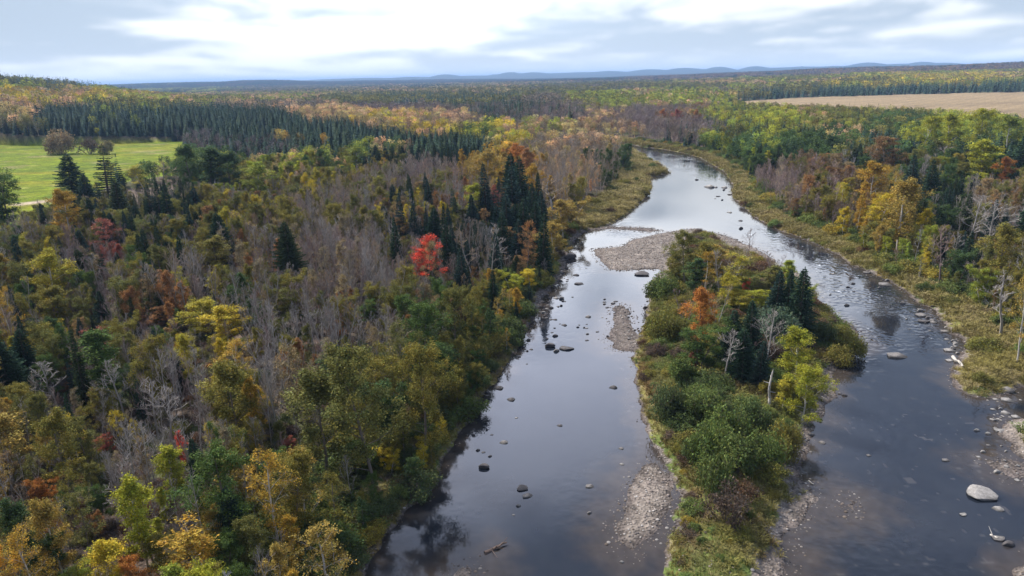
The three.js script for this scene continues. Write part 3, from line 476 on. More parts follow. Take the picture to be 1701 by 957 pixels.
// ---------------------------------------------------------------- trees that stand out in the photograph, each surveyed from its foot and top
// [kind, shape, tint, foot x, foot y, top y, width] in sight units, then what it is and, if others are told by it, what to call it
const HEROES = [
  // the island
  ['S', 0, 1, 1285, 545, 444, 44, 'first of three close spruces on the island, on the upstream side', 'the island spruce trio'], ['S', 1, 0, 1304, 548, 443, 40, 'middle one of three close spruces on the island'], ['S', 0, 0, 1326, 562, 440, 60, 'broadest of three close spruces, beside the island right channel'],
  ['S', 0, 0, 1245, 596, 494, 50, 'pointed spruce standing alone in the middle of the island', 'the pointed mid island spruce'], ['S', 0, 0, 1212, 616, 512, 60, 'dark spruce behind two bare grey trees on the island'], ['S', 2, 0, 1232, 640, 545, 60, 'broad dark spruce between two bare trees on the island'], ['S', 0, 1, 1258, 648, 560, 44, 'low dark spruce beside the white snag on the island'],
  ['N', 0, 0, 1163, 598, 474, 62, 'maple with a fiery orange top on the island left side', 'the orange topped island maple'], ['G', 3, 0, 1160, 616, 528, 72, 'green and olive tree under the orange maple top on the island'], ['R', 3, 1, 1152, 615, 575, 26, 'slim red sapling below the orange topped island maple'],
  ['J', 0, 0, 1290, 570, 508, 76, 'round grey green willow in front of the three island spruces', 'the grey green willow'], ['J', 2, 1, 1264, 550, 508, 46, 'smaller grey green willow on the island beside the large one'],
  ['L', 0, 0, 1318, 640, 540, 70, 'yellow green poplar at the right edge of the island', 'the yellow green island poplar'], ['L', 1, 0, 1332, 690, 600, 78, 'bushy yellow green tree at the island edge below the tall poplar'], ['Y', 2, 1, 1300, 675, 622, 40, 'small golden tree beside the white snag'],
  ['B', 0, 0, 1203, 640, 545, 50, 'bare pale tree in front of the dark island spruce', 'the bare pale island tree'], ['B', 0, 1, 1268, 640, 515, 66, 'tall bare brownish tree in front of the grey green willow'], ['V', 2, 0, 1232, 620, 556, 40, 'thin bare brown tree between the island spruces'],
  ['D', 4, 0, 1170, 492, 415, 52, 'golden birch with a white trunk on the upper island', 'the white stemmed island birch'], ['B', 2, 0, 1196, 496, 410, 40, 'bare tree with white stems beside the golden island birch'], ['Y', 5, 1, 1212, 500, 418, 46, 'thin yellow birch at the top of the island'], ['W', 0, 1, 1228, 480, 408, 40, 'bare tan tree at the upper end of the island'],
  ['O', 1, 1, 1138, 478, 384, 66, 'olive brown tree at the gravel head of the island', 'the olive tree at the island head'], ['O', 3, 0, 1118, 470, 410, 44, 'low olive tree beside the gravel bar at the island head'], ['R', 3, 0, 1237, 498, 463, 16, 'little crimson shrub near the top of the island'], ['V', 0, 1, 1241, 446, 378, 26, 'lone slender bare tree on the gravel at the island head'], ['V', 2, 1, 1284, 468, 418, 32, 'pinkish bare bush on the right side gravel of the island'], ['L', 2, 1, 1313, 482, 432, 32, 'small yellow green tree behind the island spruce trio'], ['L', 3, 1, 1342, 515, 467, 32, 'pale yellow tree at the island edge beside the spruce trio'],
  ['O', 3, 1, 1255, 500, 455, 46, 'olive tree in the middle of the upper island'], ['Y', 0, 1, 1225, 525, 480, 52, 'yellow bush tree below the crimson shrub on the island'], ['L', 3, 0, 1262, 520, 478, 44, 'yellow green bush tree beside the island spruce trio'], ['V', 2, 0, 1140, 540, 480, 44, 'bare brown thicket tree at the island left side'], ['W', 2, 0, 1190, 545, 470, 44, 'bare tan tree behind the orange topped maple'],
  ['O', 0, 0, 1166, 484, 400, 54, 'olive tree with a full crown near the island head'], ['D', 2, 1, 1190, 474, 406, 42, 'slim golden birch near the island head'], ['G', 2, 1, 1150, 500, 428, 40, 'green tree behind the corner bush of the island'], ['Y', 0, 1, 1205, 520, 452, 46, 'yellow tree above the orange topped island maple'], ['O', 2, 1, 1275, 500, 440, 36, 'slim olive tree upstream of the island spruce trio'],
  ['K', 0, 0, 1100, 492, 452, 56, 'bright green bush at the upper left corner of the island', 'the green bush at the island corner'], ['Q', 0, 1, 1108, 690, 632, 60, 'dark green bush on the island left bank', 'the dark left bank island bush'], ['K', 0, 0, 1165, 700, 640, 74, 'large green alder bush on the island, left of the white snag', 'the large island alder'], ['K', 1, 1, 1204, 740, 668, 84, 'broad green alder bush in the middle of the island'], ['K', 0, 1, 1176, 768, 700, 76, 'green alder bush on the island, towards the left channel'], ['K', 2, 0, 1226, 788, 712, 78, 'tall green alder bush at the lower middle of the island', 'the lower island alder'], ['K', 1, 0, 1192, 808, 745, 72, 'green bush lowest of the tall island alders'], ['Q', 1, 0, 1250, 720, 655, 70, 'dark bush under the white snag'], ['K', 2, 1, 1130, 640, 590, 60, 'green bush on the island beside the orange maple'], ['H', 0, 0, 1100, 560, 515, 60, 'olive bush at the island edge by the small gravel patch'], ['K', 0, 1, 1270, 770, 715, 70, 'green bush near the right gravel edge of the island'], ['H', 1, 1, 1300, 745, 690, 60, 'yellow olive bush above the right gravel edge of the island'],
  ['H', 1, 1, 1392, 590, 568, 56, 'dark olive bush on the eastern bulge of the island', 'the dark bush on the island bulge'], ['Q', 0, 1, 1366, 566, 530, 46, 'dark green bush between the spruces and the island bulge'], ['H', 1, 0, 1415, 580, 548, 50, 'low yellowish bush at the tip of the island bulge'], ['U', 3, 1, 1205, 862, 800, 84, 'brown seeding bush on the lower island', 'the brown island bush'], ['U', 3, 0, 1240, 835, 795, 50, 'small brown bush beside the lower island alder'],
  // left bank, from the scarlet maple to the river
  ['R', 4, 0, 713, 490, 386, 66, 'scarlet maple, the brightest tree of the left forest', 'the scarlet maple'], ['R', 2, 0, 697, 478, 412, 38, 'crimson side stem beside the scarlet maple'],
  ['E', 4, 0, 719, 494, 398, 56, 'half bare brown tree mingled with the scarlet maple'],
  ['S', 1, 0, 662, 470, 358, 32, 'narrow spruce just left of the scarlet maple', 'the narrow spruce by the maple'], ['S', 0, 1, 689, 425, 334, 30, 'spruce behind the scarlet maple, left of a broader one'], ['S', 2, 0, 722, 430, 343, 44, 'broad spruce right behind the scarlet maple'], ['S', 4, 0, 745, 455, 361, 32, 'spruce right of the scarlet maple'], ['S', 1, 1, 771, 500, 408, 40, 'dark spruce low on the slope right of the scarlet maple'],
  ['S', 2, 0, 848, 345, 251, 46, 'tallest spruce at the head of the dark bank grove', 'the dark bank spruce grove'], ['S', 0, 1, 852, 375, 272, 50, 'spruce below the tallest one of the bank grove'], ['S', 0, 0, 866, 365, 259, 48, 'wide spruce second highest in the bank grove'], ['S', 1, 1, 809, 370, 269, 34, 'narrow bluish spruce left of the bank grove'], ['S', 1, 0, 897, 370, 284, 24, 'slim spruce at the river side of the bank grove'], ['S', 4, 1, 902, 395, 314, 34, 'spruce on the right flank of the bank grove'], ['S', 0, 0, 889, 415, 331, 42, 'spruce low on the right flank of the bank grove'], ['S', 0, 1, 844, 410, 319, 44, 'spruce in the middle of the bank grove'], ['S', 4, 0, 868, 415, 325, 40, 'spruce in the centre front of the bank grove'], ['S', 1, 0, 901, 455, 350, 40, 'dark spruce by the water below the bank grove'], ['S', 0, 0, 835, 440, 350, 40, 'spruce at the lower left of the bank grove'], ['S', 4, 0, 885, 385, 300, 36, 'spruce between the upper trees of the bank grove'], ['S', 0, 1, 860, 445, 360, 40, 'spruce behind the orange birch on the bank'], ['S', 1, 1, 822, 475, 385, 34, 'spruce behind two tall bare trunks on the bank'], ['S', 0, 1, 786, 390, 320, 30, 'small spruce behind the yellow green bank tree'],
  ['N', 4, 1, 876, 458, 363, 40, 'orange leaved tree in front of the bank spruces', 'the orange bank tree'], ['D', 0, 1, 810, 318, 246, 62, 'broad golden crown left of the bank grove top', 'the golden crown by the grove'], ['N', 0, 0, 857, 305, 237, 52, 'bright orange crown above the bank spruce grove', 'the orange crown over the grove'], ['N', 2, 1, 880, 312, 245, 28, 'reddish orange crown right of the bright orange crown'], ['D', 0, 0, 885, 340, 270, 40, 'golden crown right of the bank spruce tips'], ['R', 4, 1, 822, 355, 305, 26, 'dull red tree between two bank spruces'], ['L', 0, 0, 790, 370, 302, 44, 'yellow green round tree left of the bank grove', 'the yellow green bank tree'], ['L', 3, 0, 852, 492, 450, 42, 'yellow green shrub tree by the stony left bank'], ['Y', 3, 0, 880, 480, 442, 40, 'yellow shrub tree by the stony left bank'],
  ['W', 3, 0, 788, 475, 374, 34, 'tall yellowish bare tree with a white trunk near the bank'], ['B', 3, 0, 838, 470, 372, 36, 'tall bare white trunk in front of the bank spruces', 'the white trunk by the bank'], ['B', 4, 0, 817, 478, 390, 30, 'bare grey trunk beside the white trunk by the bank'],
  ['D', 1, 1, 922, 425, 370, 62, 'rounded golden olive tree at the waters edge on the left bank', 'the round golden bank tree'], ['D', 0, 1, 935, 390, 330, 60, 'golden olive tree on the bank above the shallows'], ['W', 1, 0, 915, 355, 298, 60, 'soft tan bare tree above the round golden bank tree'], ['D', 3, 1, 950, 375, 325, 50, 'golden brown tree at the foot of the grassy spit'],
  // left forest
  ['G', 3, 0, 613, 548, 493, 40, 'single vivid green small tree in the left forest', 'the vivid green tree'], ['Y', 1, 1, 335, 575, 497, 95, 'large yellow crown in the left forest, left half of a pair', 'the large yellow crown'], ['Y', 0, 0, 382, 590, 505, 80, 'large yellow crown, right half of a pair in the left forest'], ['D', 4, 0, 398, 650, 558, 80, 'golden olive crown just below the pair of yellow crowns'],
  ['S', 2, 2, 490, 492, 362, 64, 'tall broad sparse spruce in the middle of the left forest', 'the tall lone spruce'], ['S', 1, 0, 174, 548, 480, 32, 'small narrow spruce alone among bare trees, left forest', 'the small narrow spruce'], ['S', 2, 0, 28, 682, 550, 90, 'big dark spruce at the far left edge', 'the big edge spruce'], ['S', 0, 0, 52, 650, 540, 60, 'dark spruce behind the big one at the left edge'], ['S', 0, 0, 340, 830, 718, 44, 'spruce behind the pale bare trunk near the bottom', 'the low forest spruce'],
  ['G', 2, 0, 186, 700, 545, 80, 'dark green tree with reddish top among bare white trees', 'the red topped green tree'], ['R', 5, 1, 184, 605, 538, 46, 'thin reddish tree top above the dark green tree'], ['Y', 0, 1, 98, 530, 408, 74, 'yellow olive rounded tree at the left', 'the rounded yellow tree'], ['O', 0, 0, 100, 560, 470, 60, 'olive tree below the rounded yellow tree'], ['O', 0, 0, 366, 470, 388, 62, 'yellow olive tree with a white trunk near the lone spruce', 'the yellow olive tree'],
  ['N', 3, 0, 75, 850, 782, 52, 'orange bush tree at the lower left', 'the orange tree at lower left'], ['R', 2, 0, 310, 790, 713, 18, 'small red crown above the green poplar near the bottom'], ['R', 3, 1, 485, 765, 722, 34, 'low red bush tree beside the big olive trees'], ['R', 3, 1, 182, 765, 715, 34, 'low red tree in the brush at lower left'], ['N', 5, 1, 265, 560, 508, 40, 'thin orange tree in the bare wood'], ['L', 2, 0, 300, 850, 732, 56, 'slim green yellow poplar behind the pale bare trunk', 'the slim green poplar'],
  ['D', 4, 0, 465, 925, 735, 110, 'large golden birch with bare tip near the bottom', 'the large golden birch'], ['D', 4, 1, 545, 985, 868, 110, 'golden brown spreading tree at the bottom by the dark water'], ['D', 5, 0, 330, 985, 850, 100, 'sparse golden tree at the bottom around a pale trunk'], ['Y', 0, 0, 190, 1000, 890, 84, 'yellow tree at the bottom edge beside an orange one', 'the yellow tree at the bottom'], ['N', 1, 0, 240, 1010, 918, 66, 'vivid orange tree at the bottom edge'], ['L', 3, 1, 135, 1000, 925, 60, 'yellow green bush tree at the bottom edge'], ['B', 4, 0, 350, 950, 765, 40, 'tall pale bare trunk with few branches near the bottom', 'the pale bare trunk'], ['B', 3, 0, 195, 880, 755, 50, 'bare white trunk with crooked limbs at lower left', 'the crooked white trunk'], ['B', 2, 1, 305, 900, 790, 66, 'wide bare grey tree in front of the slim green poplar'],
  ['O', 1, 1, 620, 800, 565, 150, 'largest dark olive tree of the near left bank', 'the largest olive tree'], ['O', 0, 1, 545, 800, 600, 120, 'dark olive tree left of the largest one'], ['O', 1, 0, 705, 745, 560, 110, 'olive brown tree near the water right of the largest one'], ['O', 0, 0, 400, 760, 590, 100, 'olive gold tree in the middle of the near forest', 'the olive gold tree'], ['G', 1, 1, 560, 690, 590, 110, 'dull green tree behind the largest olive tree'], ['D', 0, 1, 30, 800, 675, 100, 'golden tree at the left edge below the big spruce', 'the golden edge tree'], ['Y', 3, 0, 735, 720, 690, 26, 'small yellow bush tree by the water'], ['Y', 3, 0, 700, 770, 732, 34, 'yellow topped bush tree near the dark water'], ['Y', 3, 0, 648, 780, 740, 40, 'yellow bush tree under the largest olive tree'],
  ['B', 0, 0, 215, 720, 590, 60, 'bare white tree right of the red topped green tree'], ['B', 0, 0, 265, 735, 620, 60, 'bare pale tree with curving limbs in the left forest', 'the curving pale tree'], ['B', 1, 0, 100, 690, 590, 60, 'bare white tree beside the big edge spruce'], ['B', 0, 0, 290, 760, 640, 66, 'bare grey tree with many fine limbs below the curving pale tree'],
  // field edge
  ['G', 3, 0, 8, 392, 273, 90, 'broad green tree at the left end of the field', 'the broad green field tree'], ['S', 2, 0, 125, 345, 252, 66, 'broad dark spruce standing against the green field', 'the broad field spruce'], ['S', 3, 0, 183, 345, 236, 40, 'tall open spruce with gaps standing against the field', 'the open field spruce'], ['S', 4, 2, 205, 380, 292, 44, 'spruce right of the open field spruce'], ['S', 0, 0, 150, 350, 285, 40, 'spruce between the two tall field spruces'], ['S', 1, 0, 255, 385, 303, 26, 'narrow spruce near the dirt track'], ['S', 1, 0, 270, 385, 295, 26, 'narrow spruce in a row of three near the dirt track'], ['S', 4, 0, 285, 390, 294, 30, 'rightmost spruce of the row near the dirt track', 'the track side spruces'], ['D', 0, 0, 118, 410, 310, 56, 'golden birch in front of the broad field spruce', 'the golden field birch'], ['R', 4, 1, 185, 430, 358, 60, 'maroon red tree in front of the field edge spruces', 'the maroon tree'], ['S', 1, 0, 80, 395, 335, 18, 'small spruce at the left end of the field edge'],
  ['G', 0, 0, 325, 325, 236, 60, 'green poplar at the right end of the green field', 'the green poplars by the field'], ['G', 2, 1, 352, 335, 243, 60, 'second green poplar at the end of the field'], ['G', 0, 1, 388, 335, 248, 60, 'third green poplar, furthest from the field'], ['L', 0, 1, 430, 345, 268, 60, 'yellow green tree right of the green poplars'], ['W', 0, 0, 275, 325, 265, 40, 'thin tan tree beside the dirt track'], ['Y', 5, 1, 245, 330, 270, 34, 'thin yellow tree beside the dirt track'], ['G', 1, 0, 540, 295, 246, 32, 'round bright green tree below the spruce plantation', 'the round green tree'], ['L', 0, 1, 592, 290, 240, 42, 'pale green tree right of the round green tree'], ['X', 0, 1, 103, 258, 212, 44, 'round pinkish gold tree at the far edge of the field', 'the pinkish round field tree'], ['X', 2, 0, 180, 258, 231, 24, 'small round yellow green tree at the far field edge'], ['U', 3, 1, 150, 258, 225, 44, 'grey bare bush tree at the far field edge'],
  // right bank
  ['Y', 1, 0, 1462, 395, 320, 52, 'bright yellow tree on the right slope', 'the bright yellow right tree'], ['D', 0, 1, 1490, 420, 290, 76, 'golden olive tree above the bright yellow one', 'the golden right tree'], ['D', 0, 0, 1440, 350, 265, 60, 'golden brown crown on the right slope'], ['T', 1, 0, 1470, 300, 226, 70, 'brown domed bare topped tree on the right slope', 'the brown dome'], ['G', 1, 0, 1345, 262, 218, 44, 'bluish green tree, left one of a pair across the river', 'the bluish green pair'], ['G', 0, 1, 1378, 272, 222, 42, 'bluish green tree, right one of a pair across the river'], ['S', 1, 0, 1367, 240, 203, 14, 'slim lone spruce behind the bluish green pair'], ['L', 1, 0, 1525, 270, 190, 60, 'bright yellow green crown, first of a bright row', 'the bright green row'], ['L', 0, 0, 1570, 265, 185, 56, 'bright yellow green crown in the middle of the bright row'], ['L', 1, 0, 1620, 260, 178, 60, 'tallest yellow green crown of the bright row'], ['L', 0, 1, 1665, 270, 188, 56, 'yellow green crown at the end of the bright row'], ['L', 2, 0, 1627, 320, 230, 56, 'yellow green tree with a golden top on the right slope', 'the gold tipped tree'], ['N', 0, 0, 1664, 320, 258, 36, 'orange tree at the right edge of the slope', 'the orange right slope tree'], ['N', 0, 0, 1100, 212, 180, 16, 'small orange tree on the far bank', 'the far orange tree'], ['R', 0, 1, 1124, 213, 180, 20, 'small dark red tree on the far bank'], ['N', 0, 1, 1155, 216, 180, 16, 'small pinkish orange tree on the far bank'],
  ['S', 0, 0, 1693, 440, 305, 56, 'tall spruce at the right edge above the bare spreading tree'], ['O', 0, 0, 1655, 490, 365, 70, 'olive tree at the right edge behind the leaning tree'], ['G', 3, 1, 1590, 475, 405, 56, 'green tree behind the right bank grass'], ['L', 3, 1, 1630, 505, 435, 40, 'yellow green tree behind the right bank grass'], ['V', 0, 0, 1560, 470, 370, 50, 'purplish bare tree behind the right bank grass'],
  ['D', 4, 1, 1690, 600, 440, 60, 'bare topped yellow tree at the right edge of the frame', 'the yellow tree at the right edge'], ['B', 3, 0, 1662, 555, 440, 50, 'bare white leaning tree on the right bank', 'the white leaning tree'], ['S', 1, 0, 1600, 460, 380, 30, 'spruce among bare trunks on the right slope', 'the right slope spruce'], ['G', 3, 1, 1560, 400, 330, 44, 'green tree among bare trunks on the right slope'], ['B', 0, 0, 1640, 430, 330, 70, 'bare grey spreading tree on the right slope', 'the bare spreading tree'], ['B', 1, 0, 1600, 420, 320, 60, 'bare grey tree left of the spreading one'], ['S', 4, 0, 1540, 350, 262, 40, 'dark spruce under the bright green row'], ['S', 1, 1, 1510, 335, 255, 36, 'dark spruce beside the brown dome'], ['S', 0, 0, 1690, 310, 215, 60, 'dark spruce at the right end of the bright row'],
];
const landmarks = [], taken = [], boxes = [];
{
  const r = rngOf(77);
  for (const [code, shape, tint, bx, by, ty, w, label, call] of HEROES) {
    let [x, z] = at(bx, by, 1.5); const g = ground(x, z), y = Math.max(g.h, 0.1) - 0.05;
    const D = Math.hypot(x, z), e = ray(bx, ty), H = Math.max(1, EYE + D * e.y / Math.hypot(e.x, e.z) - y), W = w / 1134 * toPix(x, y + H * 0.6, z)[2];
    putPlant(code, shape, tint, x, y, z, H, Math.min(W, H * 1.3) * (code === 'S' ? 1.1 : 1.0), r() * 6.28, label);
    taken.push({ x, z, r: W * 0.36 }); boxes.push({ x0: bx - w * 0.45, x1: bx + w * 0.45, y: ty + (by - ty) * (KIND[code] === 'shrub' ? 0.75 : 0.62), d: D });
    if (call) landmarks.push({ px: bx, py: (by + ty) / 2, call });
  }
}

// ---------------------------------------------------------------- the woods: what grows where
const SEEDS = `40,640,SOODB 30,720,DDOOTB 100,820,VEGBNOO 60,920,VEDOG 190,800,VBBLEO 200,930,LLVOT 150,660,BBBESOY 230,560,BBGBOS 280,650,BBEBBV 330,720,BBEBDO 300,850,BBVLOD 400,680,DOOGBY 430,800,OODSGB 360,560,YYOBB 480,880,DDTBO 560,900,DTOGO 560,780,OOOGGB 620,650,OOOOG 700,640,OOGOT 650,830,GOOGD 740,560,GGOO 800,520,GGOD
500,600,BBEBNV 470,520,BOVBB 560,500,BENVBO 430,430,VBEVNO 330,450,VOSOYB 240,420,SVGSOO 160,420,VVSOVER 90,470,OOYGB 30,480,OODGS 60,560,OVYSG 180,520,VBSTB 250,490,NTSOG 390,500,BBVEGS 560,420,VEVBW 640,440,VBWBO 600,560,OBBEG 690,520,NWOBG 740,500,TOOBG 780,480,OOTS 830,450,BSOD 560,340,WOVOW 480,310,OOWWY 420,330,OYOT 640,300,WWVO 700,270,WVVWB 700,340,TOVYS 750,310,NOVW 790,400,BSSWB 850,330,SSSST 870,400,SSBT 820,270,DDDY 930,330,WWDO 920,390,DOWD
960,280,WWWBP 930,240,WWPWB 1000,240,PWWB 1020,270,WWGK 980,220,PWWP 330,280,GGGL 400,300,OOLV 460,290,OOPL 540,265,LGPO 590,250,GGOL 640,250,OOPG 150,350,SOOS 250,330,SSWO 60,360,OOWG 10,330,GGO
100,200,S 200,200,SSSSSSSSSSL 300,205,S 350,195,S 420,200,S 400,222,S 480,212,S 540,216,S 600,222,S 660,229,S 720,233,S 500,232,SSSSSSSSSD 560,245,S 620,255,SSSSSSSD 690,256,S 745,252,S 770,238,S 460,240,SSSV 350,230,SSV 650,255,SSO 60,230,SSOK 110,230,PPK 30,200,SPOW 20,215,SSWO
50,160,YYPDS 150,165,YYPYD 250,170,YPLO 350,165,SOLP 450,165,OSLP 320,152,LLOS 60,140,OSSL 120,143,SSO 480,180,WPWS 560,193,PWPP 650,202,PPWY 720,212,YWP 760,205,WVP 800,215,LYGS 850,220,LWPY 900,215,LPWW
600,170,SSOO 700,165,SSO 800,170,SSSO 880,175,SSW 640,183,VWV 830,190,SVWS 930,190,VVWS 1000,190,WVVP 1060,190,WVV 1000,170,LLOW 1100,165,LPSL 1110,190,TVWV 1140,200,VVW 1170,205,VVSW 950,150,OOSW 800,150,OPSO 600,150,OPSS 450,150,SOOW 1200,150,OSLW 1300,140,LOSP 1450,140,LYYO 1600,135,YPLY 1690,130,YPOL 1400,152,S 1500,150,S 1600,148,S 1690,148,SS 1320,155,SSO 1200,125,TVSV 1350,120,TVTS 1500,118,TVST 1650,115,TSVT 300,143,SSU 450,140,SSU 600,137,SSU 750,133,SSU 900,131,SSU 1050,126,SSV
1240,220,LOSSG 1200,195,SLLO 1290,215,LSSO 1220,250,SGGL 1250,255,GSGL 1300,200,OLLL 1360,195,OLPO 1420,195,OOLS 1480,200,GGO 1400,230,GGSP 1340,240,GGS 1450,240,SSO 1550,220,LLLG 1600,205,LLGL 1660,220,LGS 1690,250,SSG 1530,270,GOB 1600,280,OLGS 1660,320,TOWB 1280,290,VVVW 1330,320,VVVTO 1400,320,VVTOY 1370,280,TTVO 1450,300,DODT 1480,350,DDOY 1520,330,DOS 1570,330,SSBG 1640,370,BBBSO 1600,420,BBOSD 1540,420,YOBL 1480,420,LVOY 1420,400,VLGO 1680,450,BOOT 1650,520,OGB 1700,560,OGD 1440,270,OSBG 1500,250,SSG`.split(/\s+/).map((s) => { const [x, y, m] = s.split(','); return { x: +x, y: +y, m }; });
const HORIZON = (px) => 128 + (850 - px) * 0.0209;
function mixAt(x, h, z, r, far) {
  const [px, py] = toPix(x, h + 7, z); const jx = px + gauss(r) * 14, dy = Math.max(2, py - HORIZON(px));
  let best = 1e18, m = 'S';
  for (const s of SEEDS) { const a = (s.x - jx) / 46, b = Math.log(Math.max(2, s.y - HORIZON(s.x)) / dy) * 7.5, d = a * a + b * b; if (d < best) { best = d; m = s.m; } }
  const q = far ? clamp((fbm(x / 70 + 5, z / 70 + 9, 2) - 0.5) * 2.3 + 0.5 + gauss(r) * 0.13, 0, 0.999) : r();
  return m[Math.floor(q * m.length)];
}
const stands = { near: [], mid: [], far: [], clump: [] };
const crowd = new Map();
const cellOf = (x, z) => Math.floor(x / 4) + ',' + Math.floor(z / 4);
for (const t of taken) { const k = cellOf(t.x, t.z); if (!crowd.has(k)) crowd.set(k, []); crowd.get(k).push(t); }
function crowded(x, z) { for (let i = -1; i < 2; i++) for (let j = -1; j < 2; j++) for (const t of crowd.get(cellOf(x + i * 4, z + j * 4)) ?? []) if (Math.hypot(t.x - x, t.z - z) < t.r) return true; return false; }
{
  const r = rngOf(4242), spread = Math.tan(45 * Math.PI / 180);
  for (const [band, d0, d1, s] of [['near', 36, 340, 2.75], ['mid', 340, 820, 4.6], ['far', 820, 2500, 9.5], ['clump', 2500, 7000, 28]]) {
    for (let z = -d1; z < -d0 * 0.5; z += s) for (let x = z * spread; x < -z * spread; x += s) {
      const X = x + (r() - 0.5) * s * 0.95, Z = z + (r() - 0.5) * s * 0.95, d = Math.hypot(X, Z), q = r();
      if (d < d0 || d >= d1) continue;
      const g = ground(X, Z);
      if (g.kind !== 'wood') continue;
      if (band === 'near' && crowded(X, Z)) continue;
      const code = mixAt(X, g.h, Z, r, band === 'far' || band === 'clump'), kind = KIND[code];
      let h = kind === 'spruce' ? 5.5 + 8.5 * r() : kind === 'bare' ? 5.5 + 6.5 * r() : kind === 'leafy' ? 5 + 7.5 * Math.pow(r(), 1.3) : 2 + r() * 1.5;
      if (q < 0.22 && band === 'near') h *= 0.6;
      if (g.d < 7) h *= 0.5 + 0.07 * g.d;
      const foot = toPix(X, g.h, Z), top = toPix(X, g.h + h, Z);
      if (d < 340 && foot[0] < 306 && top[1] < 300 + 24 * fbm(X * 0.1, Z * 0.1, 2) + Math.max(0, 120 - foot[0]) * 0.45) { if (q < 0.75) continue; h *= 0.5; }
      if (band === 'near') {   // the trees that stand out are not hidden behind taller ones
        let drop = false;
        for (const b of boxes) if (d < b.d && foot[0] > b.x0 - 8 && foot[0] < b.x1 + 8) { const ty = toPix(X, g.h + h, Z)[1]; if (ty < b.y && foot[1] > b.y) { h *= clamp((foot[1] - b.y) / (foot[1] - ty), 0, 1); if (h < 2.6) drop = true; } }
        if (drop) { stands.near.push({ x: X, y: g.h - 0.1, z: Z, code: 'UHQU'[Math.floor(q * 3.99)], kind: 'shrub', h: Math.max(0.8, Math.min(1.8, h)), d }); continue; }
      }
      h *= 1 + 0.55 * (X < 60 ? sstep(400, 900, d) : sstep(800, 1200, d));
      if (d > 300 && kind === 'spruce') h *= 1.0;
      stands[band].push({ x: X, y: g.h - 0.1, z: Z, code, kind, h, d });
      if (band === 'near' && kind !== 'spruce' && X < -Z * 0.08 && d < 300 && g.d > 14 && foot[1] > 330 && r() < 0.36) {   // a thin leafless stem beside it
        const c2 = 'BBVBW'[Math.floor(r() * 5)]; stands.near.push({ x: X + 1.3 * gauss(r), y: g.h - 0.1, z: Z + 1.3 * gauss(r), code: c2, kind: 'bare', h: Math.max(h * 1.02, 6) * (0.9 + 0.25 * r()), d });
      }
    }
  }
  // shrubs of the margins and of the island
  const ISEED = `1100,470,KKH 1140,400,HUH 1110,540,HHKZ 1085,600,HKHU 1080,680,KHQ 1130,620,KHZ 1160,660,KQK 1220,700,KQK 1180,760,KKQ 1110,760,HZKU 1230,780,KQH 1290,700,KHZ 1330,650,HZK 1350,600,QHU 1400,560,QHH 1370,520,HUH 1320,720,HHZ 1310,780,HZK 1200,840,UHK 1150,860,HZKU 1260,850,HKH 1200,920,KHHZ 1130,930,UHK 1280,900,HZU 1250,480,HKU 1220,440,HWU`.split(' ').map((s) => { const [x, y, m] = s.split(','); return { x: +x, y: +y, m }; });
  for (let z = -480; z < -36; z += 2.0) for (let x = z * -1.0 * -1; x < -z; x += 2.0) {
    const X = x + (r() - 0.5) * 1.9, Z = z + (r() - 0.5) * 1.9, q = r(); if (!inGrid(X, Z)) continue;
    const g = ground(X, Z), d = Math.hypot(X, Z);
    if (g.kind === 'isle') {
      if (crowded(X, Z) || g.d < 1.0) continue;
      const [px, py] = toPix(X, g.h + 0.8, Z); let best = 1e9, m = 'H'; for (const s of ISEED) { const e = (s.x - px) ** 2 + 2 * (s.y - py) ** 2; if (e < best) { best = e; m = s.m; } }
      const low = py > 800 || g.d < 3.5;
      if (q > (low ? 0.62 : 0.55)) continue;
      let c = m[Math.floor(r() * m.length)]; if (KIND[c] !== 'shrub') c = 'U';
      stands.near.push({ x: X, y: g.h - 0.1, z: Z, code: c, kind: 'shrub', h: (low ? 0.6 : 1.2) + r() * (low ? 0.8 : 1.3), d });
    } else if (g.kind === 'wood' || g.kind === 'grass') {
      const grassy = g.kind === 'grass', left = X < -Z * 0.12 - 4;
      const near = grassy ? 0.06 : g.d < 12.5 ? 0.7 : 0.0;
      if (g.d < 0.4 || q > near || crowded(X, Z)) continue;
      const m = left ? (d < 150 ? 'KKQQHKZ' : d < 240 ? 'QHHKU' : 'HHZKW') : grassy ? 'KHHU' : 'KKKKHQZ';
      let c = m[Math.floor(r() * m.length)]; if (KIND[c] !== 'shrub') c = 'U';
      stands.near.push({ x: X, y: g.h - 0.1, z: Z, code: c, kind: 'shrub', h: (grassy ? 0.9 : 1.6) + r() * 1.9, d });
    }
  }
}
